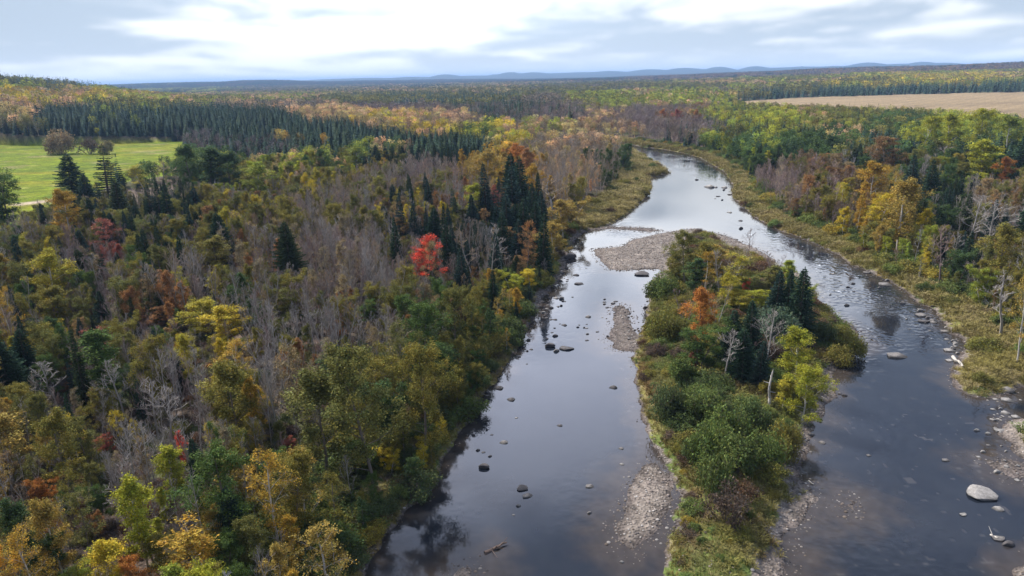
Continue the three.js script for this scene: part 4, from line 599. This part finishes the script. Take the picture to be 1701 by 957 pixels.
// the largest of each kind in view become trees of their own; the rest of the near woods are drawn as one mass per kind
const CAP = { spruce_tree: 245, birch_tree: 255, broadleaf_tree: 255, maple_tree: 250, bare_tree: 270, shrub: 260 };
{
  const r = rngOf(909), by = {};
  for (const t of stands.near) {
    const [px, py] = toPix(t.x, t.y + t.h * 0.7, t.z); t.px = px; t.py = py; t.size = t.h / t.d;
    t.seen = px > 5 && px < W0 - 5 && py > 100 && toPix(t.x, t.y + t.h, t.z)[1] < H0 - 12;
    const sh = SHAPES[t.code]; t.shape = sh[Math.floor(r() * sh.length)]; t.tint = t.code === 'N' || t.code === 'R' ? 1 : Math.floor(r() * TINT[t.code].length); if (t.code === 'N') t.h *= 0.8; t.turn = r() * 6.28; t.w = t.h * (0.85 + 0.35 * r()) * PROTO[t.kind][t.shape].W / PROTO[t.kind][t.shape].H;
    if (t.kind === 'shrub' || t.kind === 'spruce') t.w *= 1.15;
    (by[NAME[t.code]] ??= []).push(t);
  }
  const ORD = ['', 'second ', 'third ', 'fourth ', 'fifth ', 'sixth ', 'seventh ', 'eighth ', 'ninth ', 'tenth ', 'eleventh ', 'twelfth ', 'thirteenth ', 'fourteenth ', 'fifteenth ', 'sixteenth ', 'seventeenth ', 'eighteenth ', 'nineteenth ', 'twentieth '];
  const rank = new Map();
  const labelOf = (t) => {
    let best = 1e9, L = null; for (const l of landmarks) { const d = Math.hypot(l.px - t.px, (l.py - t.py) * 1.4); if (d < best) { best = d; L = l; } }
    t.near = best; t.L = L; const dx = t.px - L.px, dy = t.py - L.py;
    t.way = Math.abs(dx) > Math.abs(dy) * 1.2 ? (dx < 0 ? 'left of' : 'right of') : dy < 0 ? 'beyond' : 'below';
    t.sz = t.kind === 'shrub' ? (t.h > 2.4 ? 'tall ' : t.h < 1.4 ? 'low ' : '') : t.h > 10 ? 'tall ' : t.h < 6.2 ? 'short ' : '';
  };
  const chosen = [];
  for (const n in by) {
    by[n].sort((a, b) => b.size - a.size); let left = CAP[n];
    for (const t of by[n]) { if (t.seen && left > 0) { left--; t.own = true; labelOf(t); chosen.push(t); } }
  }
  chosen.sort((a, b) => a.near - b.near);
  for (const t of chosen) {
    const look = t.sz + LOOK[t.code], key = look + t.way + t.L.call, n = rank.get(key) ?? 0; rank.set(key, n + 1);
    const far = n >= ORD.length, label = far ? `${look} in the crowd further ${t.way} ${t.L.call}` : `${n ? ORD[n] : 'nearest '}${look} ${t.way} ${t.L.call}`;
    putPlant(t.code, t.shape, t.tint, t.x, t.y, t.z, t.h, t.w, t.turn, label, far ? `${look}s ${t.way} ${t.L.call}` : LOOK[t.code] + 's in the woods');
  }
  console.log('own', chosen.length, Object.entries(by).map(([n, l]) => n + ' ' + l.length).join(', '), 'mid', stands.mid.length, 'far', stands.far.length, 'clump', stands.clump.length);
}
const MASS = { spruce: ['spruce_wood', 'dark spruces massed behind the nearer trees'], leafy: ['broadleaf_wood', 'yellow, olive and green crowns massed to the horizon'], bare: ['bare_wood', 'leafless grey and brown trees massed between the others'], shrub: ['thicket', 'low bushes massed along the banks and under the trees'] };
const masses = {}; for (const k in MASS) { const o = new THREE.Group(); o.name = MASS[k][0]; tag(o, MASS[k][1], null, null, 'stuff'); scene.add(o); masses[k] = o; }
function spread(parent, name, geo, material, list, tinted) {   // list of { x, y, z, sx, sy, turn, c }
  if (!list.length) return;
  const m = new THREE.InstancedMesh(geo, material, list.length), Q = new THREE.Matrix4(), e = new THREE.Quaternion(), eu = new THREE.Euler(), col = new THREE.Color();
  list.forEach((t, i) => { Q.compose(new THREE.Vector3(t.x, t.y, t.z), e.setFromEuler(eu.set(Math.sin(t.turn * 7) * (parent === masses.spruce ? 0.015 : 0.05), t.turn, Math.cos(t.turn * 5) * (parent === masses.spruce ? 0.015 : 0.05))), new THREE.Vector3(t.sx, t.sy, t.sx)); m.setMatrixAt(i, Q); if (tinted) m.setColorAt(i, col.setRGB(...t.c)); });
  m.name = numbered(name); shadow(m); parent.add(m);
}
{
  const r = rngOf(31337), vary = (c) => { const v = 0.66 + 0.75 * r(), w = (r() - 0.5) * 0.18; return [c[0] * v * (1 + w), c[1] * v, c[2] * v * (1 - w)]; };
  const groups = new Map(), gather = (kind, part, geo, m, item, tinted) => { const k = kind + part + geo.uuid + m.uuid; if (!groups.has(k)) groups.set(k, { kind, part, geo, m, tinted, list: [] }); groups.get(k).list.push(item); };
  for (const t of stands.near) {
    if (t.own) continue;
    const P = PROTO[t.kind][t.shape], it = { x: t.x, y: t.y, z: t.z, sx: t.w / P.W, sy: t.h / P.H, turn: t.turn, c: vary(TINT[t.code][t.tint]) };
    gather(t.kind, t.kind === 'bare' ? 'branches' : 'foliage', P.crown, nearLeaf[t.kind], it, true);
    gather(t.kind, 'trunk', P.trunk, barkM[barkOf(t.code)], it, false);
  }
  for (const [band, LOD, w0] of [['mid', MID, 1.05], ['far', FAR, 1.15], ['clump', CLUMP, 1]]) for (const t of stands[band]) {
    const kk = t.kind === 'shrub' ? (LOD[t.kind] ? 'shrub' : 'leafy') : LOD[t.kind] ? t.kind : 'leafy', L = LOD[kk], geo = L[Math.floor(r() * L.length)], base = TINT[t.code][Math.floor(r() * TINT[t.code].length)];
    const s = (t.kind === 'spruce' ? t.h / 14 : t.h / 12), dull = t.kind === 'bare' ? 0.72 : 1;
    gather(t.kind, 'foliage', geo, nearLeaf[kk === 'bare' && band === 'mid' ? 'bare' : kk], { x: t.x, y: t.y, z: t.z, sx: band === 'clump' ? 1.15 : s * w0 * (0.9 + 0.4 * r()), sy: band === 'clump' ? 0.75 + 0.4 * r() + (t.x > 900 ? 0.2 : 0) : s, turn: r() * 6.28, c: vary(base.map((v) => v * dull)) }, true);
  }
  for (const g of groups.values()) spread(masses[g.kind], g.part, g.geo, g.m, g.list, g.tinted);
}

// ---------------------------------------------------------------- grass of the margins, undergrowth, shingle
{
  const r = rngOf(555);
  const tuft = (seed, n, lean, wide) => { const q = rngOf(seed), g = new Geo(); for (let i = 0; i < n; i++) { const a = q() * 6.28, d = Math.sqrt(q()) * wide, l = lean * (0.3 + q()), h = 0.45 + 0.6 * q(), b = [Math.cos(a) * d, -0.05, Math.sin(a) * d], az = a + gauss(q) * 0.8, w = 0.030 + 0.02 * q(), m = add(b, [Math.cos(az) * l * 0.35, h * 0.65, Math.sin(az) * l * 0.35]), t = add(b, [Math.cos(az) * l, h * (0.95 - l * 0.3), Math.sin(az) * l]), s = [-Math.sin(az) * w, 0, Math.cos(az) * w], v = 0.7 + 0.6 * q(), k = [v, v, v]; g.tri(add(b, s), add(b, s, -1), m, k); g.tri(add(m, s, 0.8), add(m, s, -0.8), t, k); } return g.done(); };
  const T = [tuft(1, 46, 0.5, 0.42), tuft(2, 40, 0.7, 0.5), tuft(3, 34, 0.35, 0.34)], lists = T.map(() => []), weeds = [[], []], under = [[], [], []];
  const P = { dry: [0.30, 0.24, 0.11], olive: [0.175, 0.17, 0.045], green: [0.11, 0.155, 0.035], gold: [0.24, 0.195, 0.045], rust: [0.20, 0.10, 0.04] };
  for (let z = -520; z < -34; z += 0.62) for (let x = Math.max(GX0, z * 0.95); x < Math.min(GX1, -z * 0.95); x += 0.62) {
    const d = Math.hypot(x, z), keep = d < 130 ? 0.95 : d < 250 ? 0.5 : 0.2; if (r() > keep) continue;
    const X = x + (r() - 0.5) * 0.6, Z = z + (r() - 0.5) * 0.6, rough = Math.max(look(gBank, X, Z, -9), look(gIsle, X, Z, -30)); if (rough < 0.05 || rough > 26) continue;
    const g = ground(X, Z); let dens = g.kind === 'isle' || g.kind === 'grass' ? 0.9 : g.kind === 'wood' && g.d < 6 ? 0.5 : g.kind === 'gravel' && g.d > 0.4 ? 0.05 : 0; if (g.h < 0.04 || r() > dens) continue;
    const n = fbm(X * 0.16 + 3, Z * 0.16, 3), m = fbm(X * 0.07 + 70, Z * 0.07 + 8, 3);
    let c = mix3(P.olive, P.green, sstep(0.42, 0.62, n)); c = mix3(c, g.kind === 'isle' ? [0.20, 0.175, 0.05] : P.gold, sstep(0.5, 0.66, m) * 0.8); if (g.kind === 'isle') c = mix3(c, [0.16, 0.10, 0.055], sstep(0.55, 0.75, vnoise(X * 0.35 + 40, Z * 0.35)) * 0.7); if (g.kind === 'grass') c = mix3(c, mix3(P.gold, P.dry, m), 0.75); c = mix3(c, P.dry, sstep(0.5, 0.8, vnoise(X * 0.6, Z * 0.6)) * (g.kind === 'grass' ? 0.9 : 0.25)); if (g.d < 2.2 && g.kind === 'isle' && X < 22 - Z * 0.03) c = mix3(c, P.rust, 0.6 * vnoise(X * 0.4, Z * 0.2));
    const v = 0.8 + 0.4 * r(), s = (d < 85 ? 0.72 : d < 130 ? 0.9 : d < 250 ? 1.35 : 2) * (0.7 + 0.6 * r()) * (g.d < 1.5 ? 0.8 : 1.1);
    lists[Math.floor(r() * 3)].push({ x: X, y: g.h - 0.03, z: Z, sx: s * 1.15, sy: s * (0.7 + 0.4 * r()), turn: r() * 6.28, c: c.map((q) => q * v) });
  }
  const grass = new THREE.Group(); grass.name = 'grass'; tag(grass, 'tall yellow and olive grass along the banks and over the island', null, null, 'stuff'); scene.add(grass);
  const gm = leafMat('grass', [1, 1, 1], 0.25); T.forEach((g, i) => spread(grass, 'blades', g, gm, lists[i], true));
  // brush under the trees
  const B = [[0.16, 0.11, 0.085], [0.18, 0.13, 0.08], [0.15, 0.14, 0.05], [0.10, 0.125, 0.045], [0.22, 0.12, 0.06], [0.20, 0.165, 0.14]];
  for (let z = -260; z < -36; z += 1.9) for (let x = z; x < -z; x += 1.9) {
    const X = x + (r() - 0.5) * 1.8, Z = z + (r() - 0.5) * 1.8, d = Math.hypot(X, Z); if (d < 40 || d > 260 || r() > 0.75) continue;
    const g = ground(X, Z); if (g.kind !== 'wood') continue; const c = B[Math.floor(r() * B.length)], v = 0.7 + 0.6 * r(), s = 0.3 + 0.45 * r();
    under[Math.floor(r() * 3)].push({ x: X, y: g.h - 0.1, z: Z, sx: s * 1.2, sy: s * (0.7 + 0.6 * r()), turn: r() * 6.28, c: c.map((q) => q * v) });
  }
  const ug = new THREE.Group(); ug.name = 'undergrowth'; tag(ug, 'brown and olive brush on the forest floor', null, null, 'stuff'); scene.add(ug);
  [bush[3], bush[3], bush[1]].forEach((p, i) => spread(ug, 'foliage', p.crown, nearLeaf.shrub, under[i], true));
}
// ---------------------------------------------------------------- stones
function stone(seed, flat, blocky = 0) {
  const g = new THREE.IcosahedronGeometry(1, 3), p = g.attributes.position, ox = seed * 13.7, cuts = [], r = rngOf(seed + 900);
  for (let k = 0; k < 11 + blocky * 5; k++) cuts.push([...randDir(r), 0.50 + 0.26 * r()]);
  for (let i = 0; i < p.count; i++) {
    let v = [p.getX(i), p.getY(i), p.getZ(i)]; const n = fbm(v[0] * 1.4 + ox + v[2], v[1] * 1.4 + v[2] * 1.1 + ox, 3); v = v.map((q) => q * (0.78 + 0.44 * n));
    for (const c of cuts) { const d = v[0] * c[0] + v[1] * c[1] + v[2] * c[2] - c[3]; if (d > 0) v = v.map((q, k) => q - c[k] * d * 0.92); }
    p.setXYZ(i, v[0], v[1] * flat, v[2]);
  }
  g.deleteAttribute('normal'); g.deleteAttribute('uv');
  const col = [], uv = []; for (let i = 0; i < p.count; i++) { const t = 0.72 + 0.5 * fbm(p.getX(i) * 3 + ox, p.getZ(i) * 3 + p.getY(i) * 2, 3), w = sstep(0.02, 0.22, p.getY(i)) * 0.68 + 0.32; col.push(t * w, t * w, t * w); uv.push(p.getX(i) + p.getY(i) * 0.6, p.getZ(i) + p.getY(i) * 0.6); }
  g.setAttribute('color', new THREE.Float32BufferAttribute(col, 3)); g.setAttribute('uv', new THREE.Float32BufferAttribute(uv, 2)); return g;
}
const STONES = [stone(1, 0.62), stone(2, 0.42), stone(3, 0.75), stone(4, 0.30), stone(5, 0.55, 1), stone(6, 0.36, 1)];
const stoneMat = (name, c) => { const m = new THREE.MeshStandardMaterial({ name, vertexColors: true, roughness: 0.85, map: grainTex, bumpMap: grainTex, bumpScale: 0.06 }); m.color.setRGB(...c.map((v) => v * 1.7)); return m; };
M.stone = [stoneMat('dark wet stone', [0.10, 0.088, 0.085]), stoneMat('grey stone', [0.20, 0.18, 0.165]), stoneMat('pale stone', [0.32, 0.295, 0.27])];
// [sight x, sight y, width, shape, tone, label, name others go by]
const ROCKS = [
  [1064, 455, 25, 4, 0, 'dark flat topped block of rock in front of the gravel bar', 'the dark block by the gravel bar'], [945, 428, 21, 2, 0, 'rounded dark boulder against the left bank at the narrows', 'the dark bank boulder'], [939, 578, 24, 5, 0, 'dark wedge shaped rock in the left channel', 'the dark wedge rock'], [912, 574, 18, 2, 0, 'rough dark rock beside the wedge rock'], [923, 582, 12, 0, 1, 'rounded rock touching the rough one beside the wedge rock'], [977, 525, 11, 1, 1, 'low rock alone in the pale upper pool', 'the low pool rock'], [1019, 642, 15, 1, 0, 'flat dark rock near the island bank in the left channel', 'the flat rock by the island bank'], [849, 662, 14, 1, 0, 'flat dark rock a little way out from the left bank', 'the flat left bank rock'], [828, 643, 18, 1, 0, 'flat dark rock at the foot of the left bank bushes'], [930, 705, 10, 1, 0, 'small dark rock alone in the middle of the left channel', 'the lone mid channel rock'], [837, 733, 15, 1, 1, 'grey rock above the heart shaped boulder'], [802, 774, 19, 2, 0, 'dark heart shaped boulder in the left channel', 'the heart shaped boulder'], [866, 810, 19, 4, 0, 'dark block rock of a touching pair in the left channel', 'the touching pair of rocks'], [875, 821, 19, 3, 1, 'flat grey rock of a touching pair in the left channel'], [979, 805, 15, 3, 1, 'flat grey rock near the lower gravel bar', 'the flat rock by the lower bar'], [1032, 743, 9, 1, 1, 'small rock above the lower gravel bar'], [1033, 769, 9, 1, 2, 'small pale rock just above the lower gravel bar'],
  [1626, 820, 46, 4, 2, 'big pale boulder in the right channel, the largest rock', 'the big pale boulder'], [1659, 843, 19, 1, 2, 'pale rock below and right of the big pale boulder'], [1601, 853, 13, 5, 2, 'pointed pale rock below the big pale boulder'], [1659, 893, 22, 5, 1, 'grey slab of a pair near the lower right corner', 'the slab pair at lower right'], [1673, 902, 22, 0, 0, 'dark rock of a pair near the lower right corner'], [1571, 762, 14, 3, 1, 'flat rock awash in the right channel', 'the flat rock awash'], [1488, 589, 34, 3, 1, 'long flat slab in the middle of the right channel', 'the long flat slab'], [1366, 733, 12, 1, 1, 'rock at the right gravel edge of the island', 'the rock at the island gravel edge'], [1402, 655, 10, 0, 0, 'dark round rock off the island muddy edge'], [1394, 652, 7, 0, 1, 'tiny rock beside the dark round one off the island'], [1443, 754, 9, 3, 1, 'thin rock awash off the island right side'],
  [1576, 580, 20, 3, 2, 'flat pale rock by the driftwood log', 'the pale rock by the log'], [1577, 597, 15, 3, 2, 'lower flat pale rock by the driftwood log'], [1571, 549, 19, 3, 1, 'flat grey rock on the right bank shelf', 'the right bank rock shelf'], [1530, 522, 24, 3, 1, 'broad grey rock on the right bank shelf'], [1534, 533, 20, 5, 0, 'dark rock below the broad one on the right shelf'], [1550, 534, 13, 1, 1, 'small grey rock on the right shelf'], [1469, 471, 22, 3, 1, 'flat rock at the head of the right bank rapids', 'the rock at the rapids head'], [1573, 562, 9, 3, 2, 'little pale rock under the right shelf'], [1440, 452, 14, 5, 1, 'rock at the right bank above the rapids'],
  [1673, 648, 24, 1, 1, 'large grey rock in the side inlet on the right', 'the inlet rock'], [1672, 662, 20, 3, 2, 'flat pale rock below the large inlet rock'], [1687, 690, 16, 3, 2, 'pale flat rock furthest right in the inlet'], [1670, 684, 16, 1, 2, 'pale rock in the mouth of the inlet'], [1650, 678, 10, 3, 2, 'small pale rock at the inlet mouth'], [1660, 714, 18, 5, 2, 'pale wedge rock at the grassy point below the inlet', 'the wedge rock at the point'], [1655, 782, 13, 0, 2, 'pale round stone among cobbles at the right edge', 'the cobbles at the right edge'], [1672, 774, 9, 1, 2, 'cobble behind the pale round stone'], [1690, 772, 9, 0, 2, 'cobble right of the pale round stone'], [1668, 764, 7, 0, 2, 'highest cobble of the small heap at the right edge'], [1690, 795, 11, 3, 2, 'flat cobble lowest of the heap at the right edge'],
  [1230, 379, 9, 0, 0, 'dark rock in the upper right channel, lower of two', 'the two upper channel rocks'], [1230, 366, 8, 1, 0, 'dark rock in the upper right channel, upper of two'], [1179, 310, 18, 1, 2, 'pale rock in the upper pool', 'the pale upper pool rock'], [1212, 352, 9, 1, 2, 'pale rock by the upper right bank'], [1213, 322, 12, 3, 2, 'pale stone ledge at the upper right bank'], [1145, 262, 8, 1, 0, 'dark rock in the far riffle'], [957, 456, 12, 1, 0, 'dark stone out from the dark bank boulder'], [962, 470, 16, 3, 0, 'flat dark stone on the shallow shelf of the left bank'],
  [860, 838, 9, 0, 1, 'small grey stone below the touching pair'], [853, 853, 6, 1, 2, 'tiny pale stone below the touching pair'], [978, 850, 9, 0, 1, 'small stone below the flat rock by the lower bar'], [793, 746, 8, 0, 0, 'small dark stone upstream of the heart shaped boulder'], [813, 756, 8, 0, 0, 'small dark stone right of the heart shaped boulder'], [803, 749, 7, 3, 1, 'small flat stone between two dark ones by the heart shaped boulder'], [817, 720, 6, 3, 1, 'thin stone awash above the heart shaped boulder'], [858, 692, 6, 3, 2, 'tiny pale stone awash below the flat left bank rock'], [1032, 931, 8, 0, 2, 'little pale stone below the lower gravel bar tip'], [1406, 506, 9, 0, 0, 'dark stone in the right channel rapids'], [1417, 470, 7, 0, 0, 'dark stone in the rapids near mid stream'],
];
{
  const r = rngOf(66), cache = new Map(), spots = [];
  const boulder = (px, py, w, shape, tone, label, group) => {
    const [x, z] = at(px, py, 0.2), D = Math.hypot(x, z, EYE), s = w / 1134 * toPix(x, 0.3, z)[2] * 0.5, key = shape + ',' + tone;
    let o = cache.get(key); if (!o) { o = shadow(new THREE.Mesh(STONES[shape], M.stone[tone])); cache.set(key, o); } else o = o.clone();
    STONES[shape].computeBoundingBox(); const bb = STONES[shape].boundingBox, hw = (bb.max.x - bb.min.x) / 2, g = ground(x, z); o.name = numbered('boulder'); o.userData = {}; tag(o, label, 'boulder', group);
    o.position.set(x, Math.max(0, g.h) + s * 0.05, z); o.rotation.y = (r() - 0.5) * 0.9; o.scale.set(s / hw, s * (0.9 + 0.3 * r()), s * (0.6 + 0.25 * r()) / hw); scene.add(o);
  };
  for (const q of ROCKS) { boulder(q[0], q[1], q[2], q[3], q[4], q[5]); if (q[6]) spots.push({ px: q[0], py: q[1], call: q[6] }); }
  // smaller stones, scattered where the river runs shallow
  const zones = [[925, 470, 26, 42, 40, 0], [905, 515, 22, 26, 26, 0], [960, 545, 60, 30, 16, 0], [1015, 500, 20, 10, 8, 0], [1050, 560, 20, 22, 14, 1], [1530, 520, 34, 24, 18, 1], [1585, 570, 14, 26, 14, 2], [1668, 690, 24, 40, 26, 2], [1480, 465, 30, 16, 10, 1], [1190, 320, 30, 40, 8, 2], [1080, 495, 10, 30, 10, 0], [870, 575, 14, 24, 10, 0], [790, 690, 24, 50, 10, 0], [1400, 480, 40, 40, 8, 0], [1620, 740, 40, 40, 8, 2], [1350, 720, 14, 50, 10, 1]];
  const ORD = ['nearest ', 'second ', 'third ', 'fourth ', 'fifth ', 'sixth ', 'seventh ', 'eighth ', 'ninth ', 'tenth ', 'eleventh ', 'twelfth ', 'thirteenth ', 'fourteenth ', 'fifteenth ', 'sixteenth ', 'seventeenth ', 'eighteenth ', 'nineteenth ', 'twentieth '], rank = new Map(), TONE = ['dark', 'grey', 'pale'];
  const list = [];
  for (const [px, py, sx, sy, n, tone] of zones) for (let k = 0; k < n; k++) { const x = px + gauss(r) * sx, y = py + gauss(r) * sy, w0 = at(x, y), g = ground(...w0); if (g.h > 0.25 || x > 1698 || y > 950) continue; const t = r() < 0.7 ? tone : Math.floor(r() * 3), w = 4 + 8 * r() * r(); let best = 1e9, L; for (const s of spots) { const d = Math.hypot(s.px - x, s.py - y); if (d < best) { best = d; L = s; } } list.push({ x, y, w, t, best, L, shape: Math.floor(r() * 4) }); }
  list.sort((a, b) => a.best - b.best);
  for (const q of list) { const dx = q.x - q.L.px, dy = q.y - q.L.py, way = Math.abs(dx) > Math.abs(dy) ? (dx < 0 ? 'left of' : 'right of') : dy < 0 ? 'beyond' : 'below', look = TONE[q.t] + ' small stone', key = look + way + q.L.call, n = rank.get(key) ?? 0; rank.set(key, n + 1); const many = n >= ORD.length; boulder(q.x, q.y, q.w, q.shape, q.t, many ? `${look} in the scatter further ${way} ${q.L.call}` : `${ORD[n]}${look} ${way} ${q.L.call}`, many ? `${look}s ${way} ${q.L.call}` : 'small stones in the shallows'); }
  // shingle
  const peb = [stone(11, 0.6), stone(12, 0.45)].map((g) => { const q = new THREE.IcosahedronGeometry(1, 1), p = q.attributes.position, s = rngOf(g.id); for (let i = 0; i < p.count; i++) p.setY(i, p.getY(i) * 0.55); q.deleteAttribute('normal'); q.deleteAttribute('uv'); q.setAttribute('color', new THREE.Float32BufferAttribute(new Float32Array(p.count * 3).fill(1), 3)); return q; });
  const lists = [[], []], PC = [[0.27, 0.235, 0.205], [0.20, 0.165, 0.145], [0.12, 0.105, 0.10], [0.34, 0.31, 0.285], [0.22, 0.175, 0.14]];
  for (let z = -420; z < -40; z += 0.5) for (let x = Math.max(GX0, z * 0.95); x < Math.min(GX1, -z * 0.95); x += 0.5) {
    const q = r(), d = Math.hypot(x, z); if (q > (d < 120 ? 0.9 : d < 220 ? 0.55 : 0.25)) continue;
    const X = x + (r() - 0.5) * 0.5, Z = z + (r() - 0.5) * 0.5, b = Math.max(look(gBank, X, Z, 9), look(gIsle, X, Z, -30)), bar = look(gBar, X, Z, -1); if (b < -2.2 && bar < -0.25) continue; if (b > 5 && bar < 0.1) continue;
    const g = ground(X, Z); if (g.kind !== 'gravel' && !(g.h > -0.22 && r() < 0.22)) continue; if (g.h < -0.25) continue;
    const s = (0.06 + 0.16 * r() * r() * r() + 0.05 * r()) * (d < 120 ? 1 : 1.5), c = PC[Math.floor(r() * 5)], v = (0.75 + 0.5 * r()) * (g.h < 0.06 ? 0.55 : 1);
    lists[Math.floor(r() * 2)].push({ x: X, y: Math.max(g.h, -0.05) + s * 0.15, z: Z, sx: s, sy: s * (0.7 + 0.5 * r()), turn: r() * 6.28, c: c.map((k) => k * v) });
  }
  const sh = new THREE.Group(); sh.name = 'gravel'; tag(sh, 'loose pale and brown cobbles on the gravel bars and waterline', null, null, 'stuff'); scene.add(sh);
  const pm = mat('cobble', [1, 1, 1], { roughness: 0.9 }); peb.forEach((g, i) => spread(sh, 'cobbles', g, pm, lists[i], true));
}
// ---------------------------------------------------------------- driftwood and the snag
{
  const log = (name, label, a, b, h0, h1, r0, r1, limbs, m, cat) => {
    const A = [...at(...a, 0.3)], B = [...at(...b, 0.3)], P = [A[0], Math.max(0, ground(...A).h) + h0, A[1]], Q = [B[0], Math.max(0, ground(...B).h) + h1, B[1]], root = new THREE.Group(); root.name = numbered(name); root.position.set(...P);
    const L = add(Q, P, -1), g = new Geo(), rr = rngOf(name.length + a[0]); let p = [0, 0, 0]; for (let i = 1; i <= 6; i++) { const t = i / 6, q = add([L[0] * t, L[1] * t, L[2] * t], randDir(rr), i < 6 ? r0 * 0.6 : 0); const v = 0.8 + 0.4 * rr(); g.tube(p, q, mix(r0, r1, (i - 1) / 6), mix(r0, r1, t), 8, [v, v, v]); p = q; }
    const tr = shadow(new THREE.Mesh(g.done(), m)); tr.name = 'trunk'; root.add(tr);
    for (let k = 0; k < limbs; k++) { const t = 0.3 + 0.6 * rr(), s = [L[0] * t, L[1] * t, L[2] * t], d = randDir(rr), w = new Geo(); d[1] = Math.abs(d[1]) * 0.6; w.tube(s, add(s, d, 0.7 + rr()), r1 * 0.6, 0.015, 5, [1, 1, 1]); const o = shadow(new THREE.Mesh(w.done(), m)); o.name = 'branch'; root.add(o); }
    tag(root, label, cat); scene.add(root);
  };
  const pale = mat('weathered wood', [0.62, 0.57, 0.50], { map: barkTex }), dark = mat('wet wood', [0.20, 0.14, 0.11], { map: barkTex }), grey = mat('dead wood', [0.60, 0.55, 0.50], { map: barkTex });
  log('driftwood_log', 'pale driftwood log lying on the right bank among stones', [1583, 592], [1599, 613], 0.25, 0.35, 0.26, 0.14, 2, pale, 'log');
  log('driftwood_log', 'dark waterlogged branch in the left channel near the bottom', [805, 915], [842, 900], 0.02, 0.22, 0.20, 0.06, 5, dark, 'log');
  log('driftwood_log', 'thin pale branch lying by the island right gravel edge', [1343, 795], [1352, 802], 0.05, 0.1, 0.07, 0.03, 1, pale, 'log');
  log('driftwood_log', 'thin pale branch in the water beside the slab pair', [1646, 884], [1658, 893], 0.0, 0.25, 0.10, 0.05, 2, pale, 'log');
  { const [x, z] = at(1276, 676, 1.5), y = ground(x, z).h, D = Math.hypot(x, z), e = ray(1277, 620), H = EYE + D * e.y / Math.hypot(e.x, e.z) - y, root = new THREE.Group(), g = new Geo(); root.name = 'snag'; root.position.set(x, y, z); let p = [0, -0.3, 0]; for (let i = 1; i <= 8; i++) { const q = [0.14 * Math.sin(i), H * i / 8, 0.1 * Math.cos(i * 1.3)], v = 0.85 + 0.25 * hash(i, 3); g.tube(p, q, 0.22 - 0.015 * (i - 1), 0.22 - 0.015 * i, 9, [v, v, v]); p = q; } g.tube(p, add(p, [0.08, 0.7, 0]), 0.11, 0, 7, [1, 1, 1]);
    const t = shadow(new THREE.Mesh(g.done(), grey)); t.name = 'trunk'; root.add(t); for (const [h, a] of [[0.45, 1], [0.7, 3.4], [0.83, 5]]) { const w = new Geo(), s = [0, H * h, 0]; w.tube(s, add(s, [Math.cos(a) * 0.9, 0.2, Math.sin(a) * 0.9]), 0.07, 0.02, 5, [1, 1, 1]); const o = shadow(new THREE.Mesh(w.done(), grey)); o.name = 'branch'; root.add(o); } tag(root, 'white broken dead trunk standing on the island', 'snag'); scene.add(root); }
}
renderer.setSize(1024, 576);
renderer.render(scene, camera);
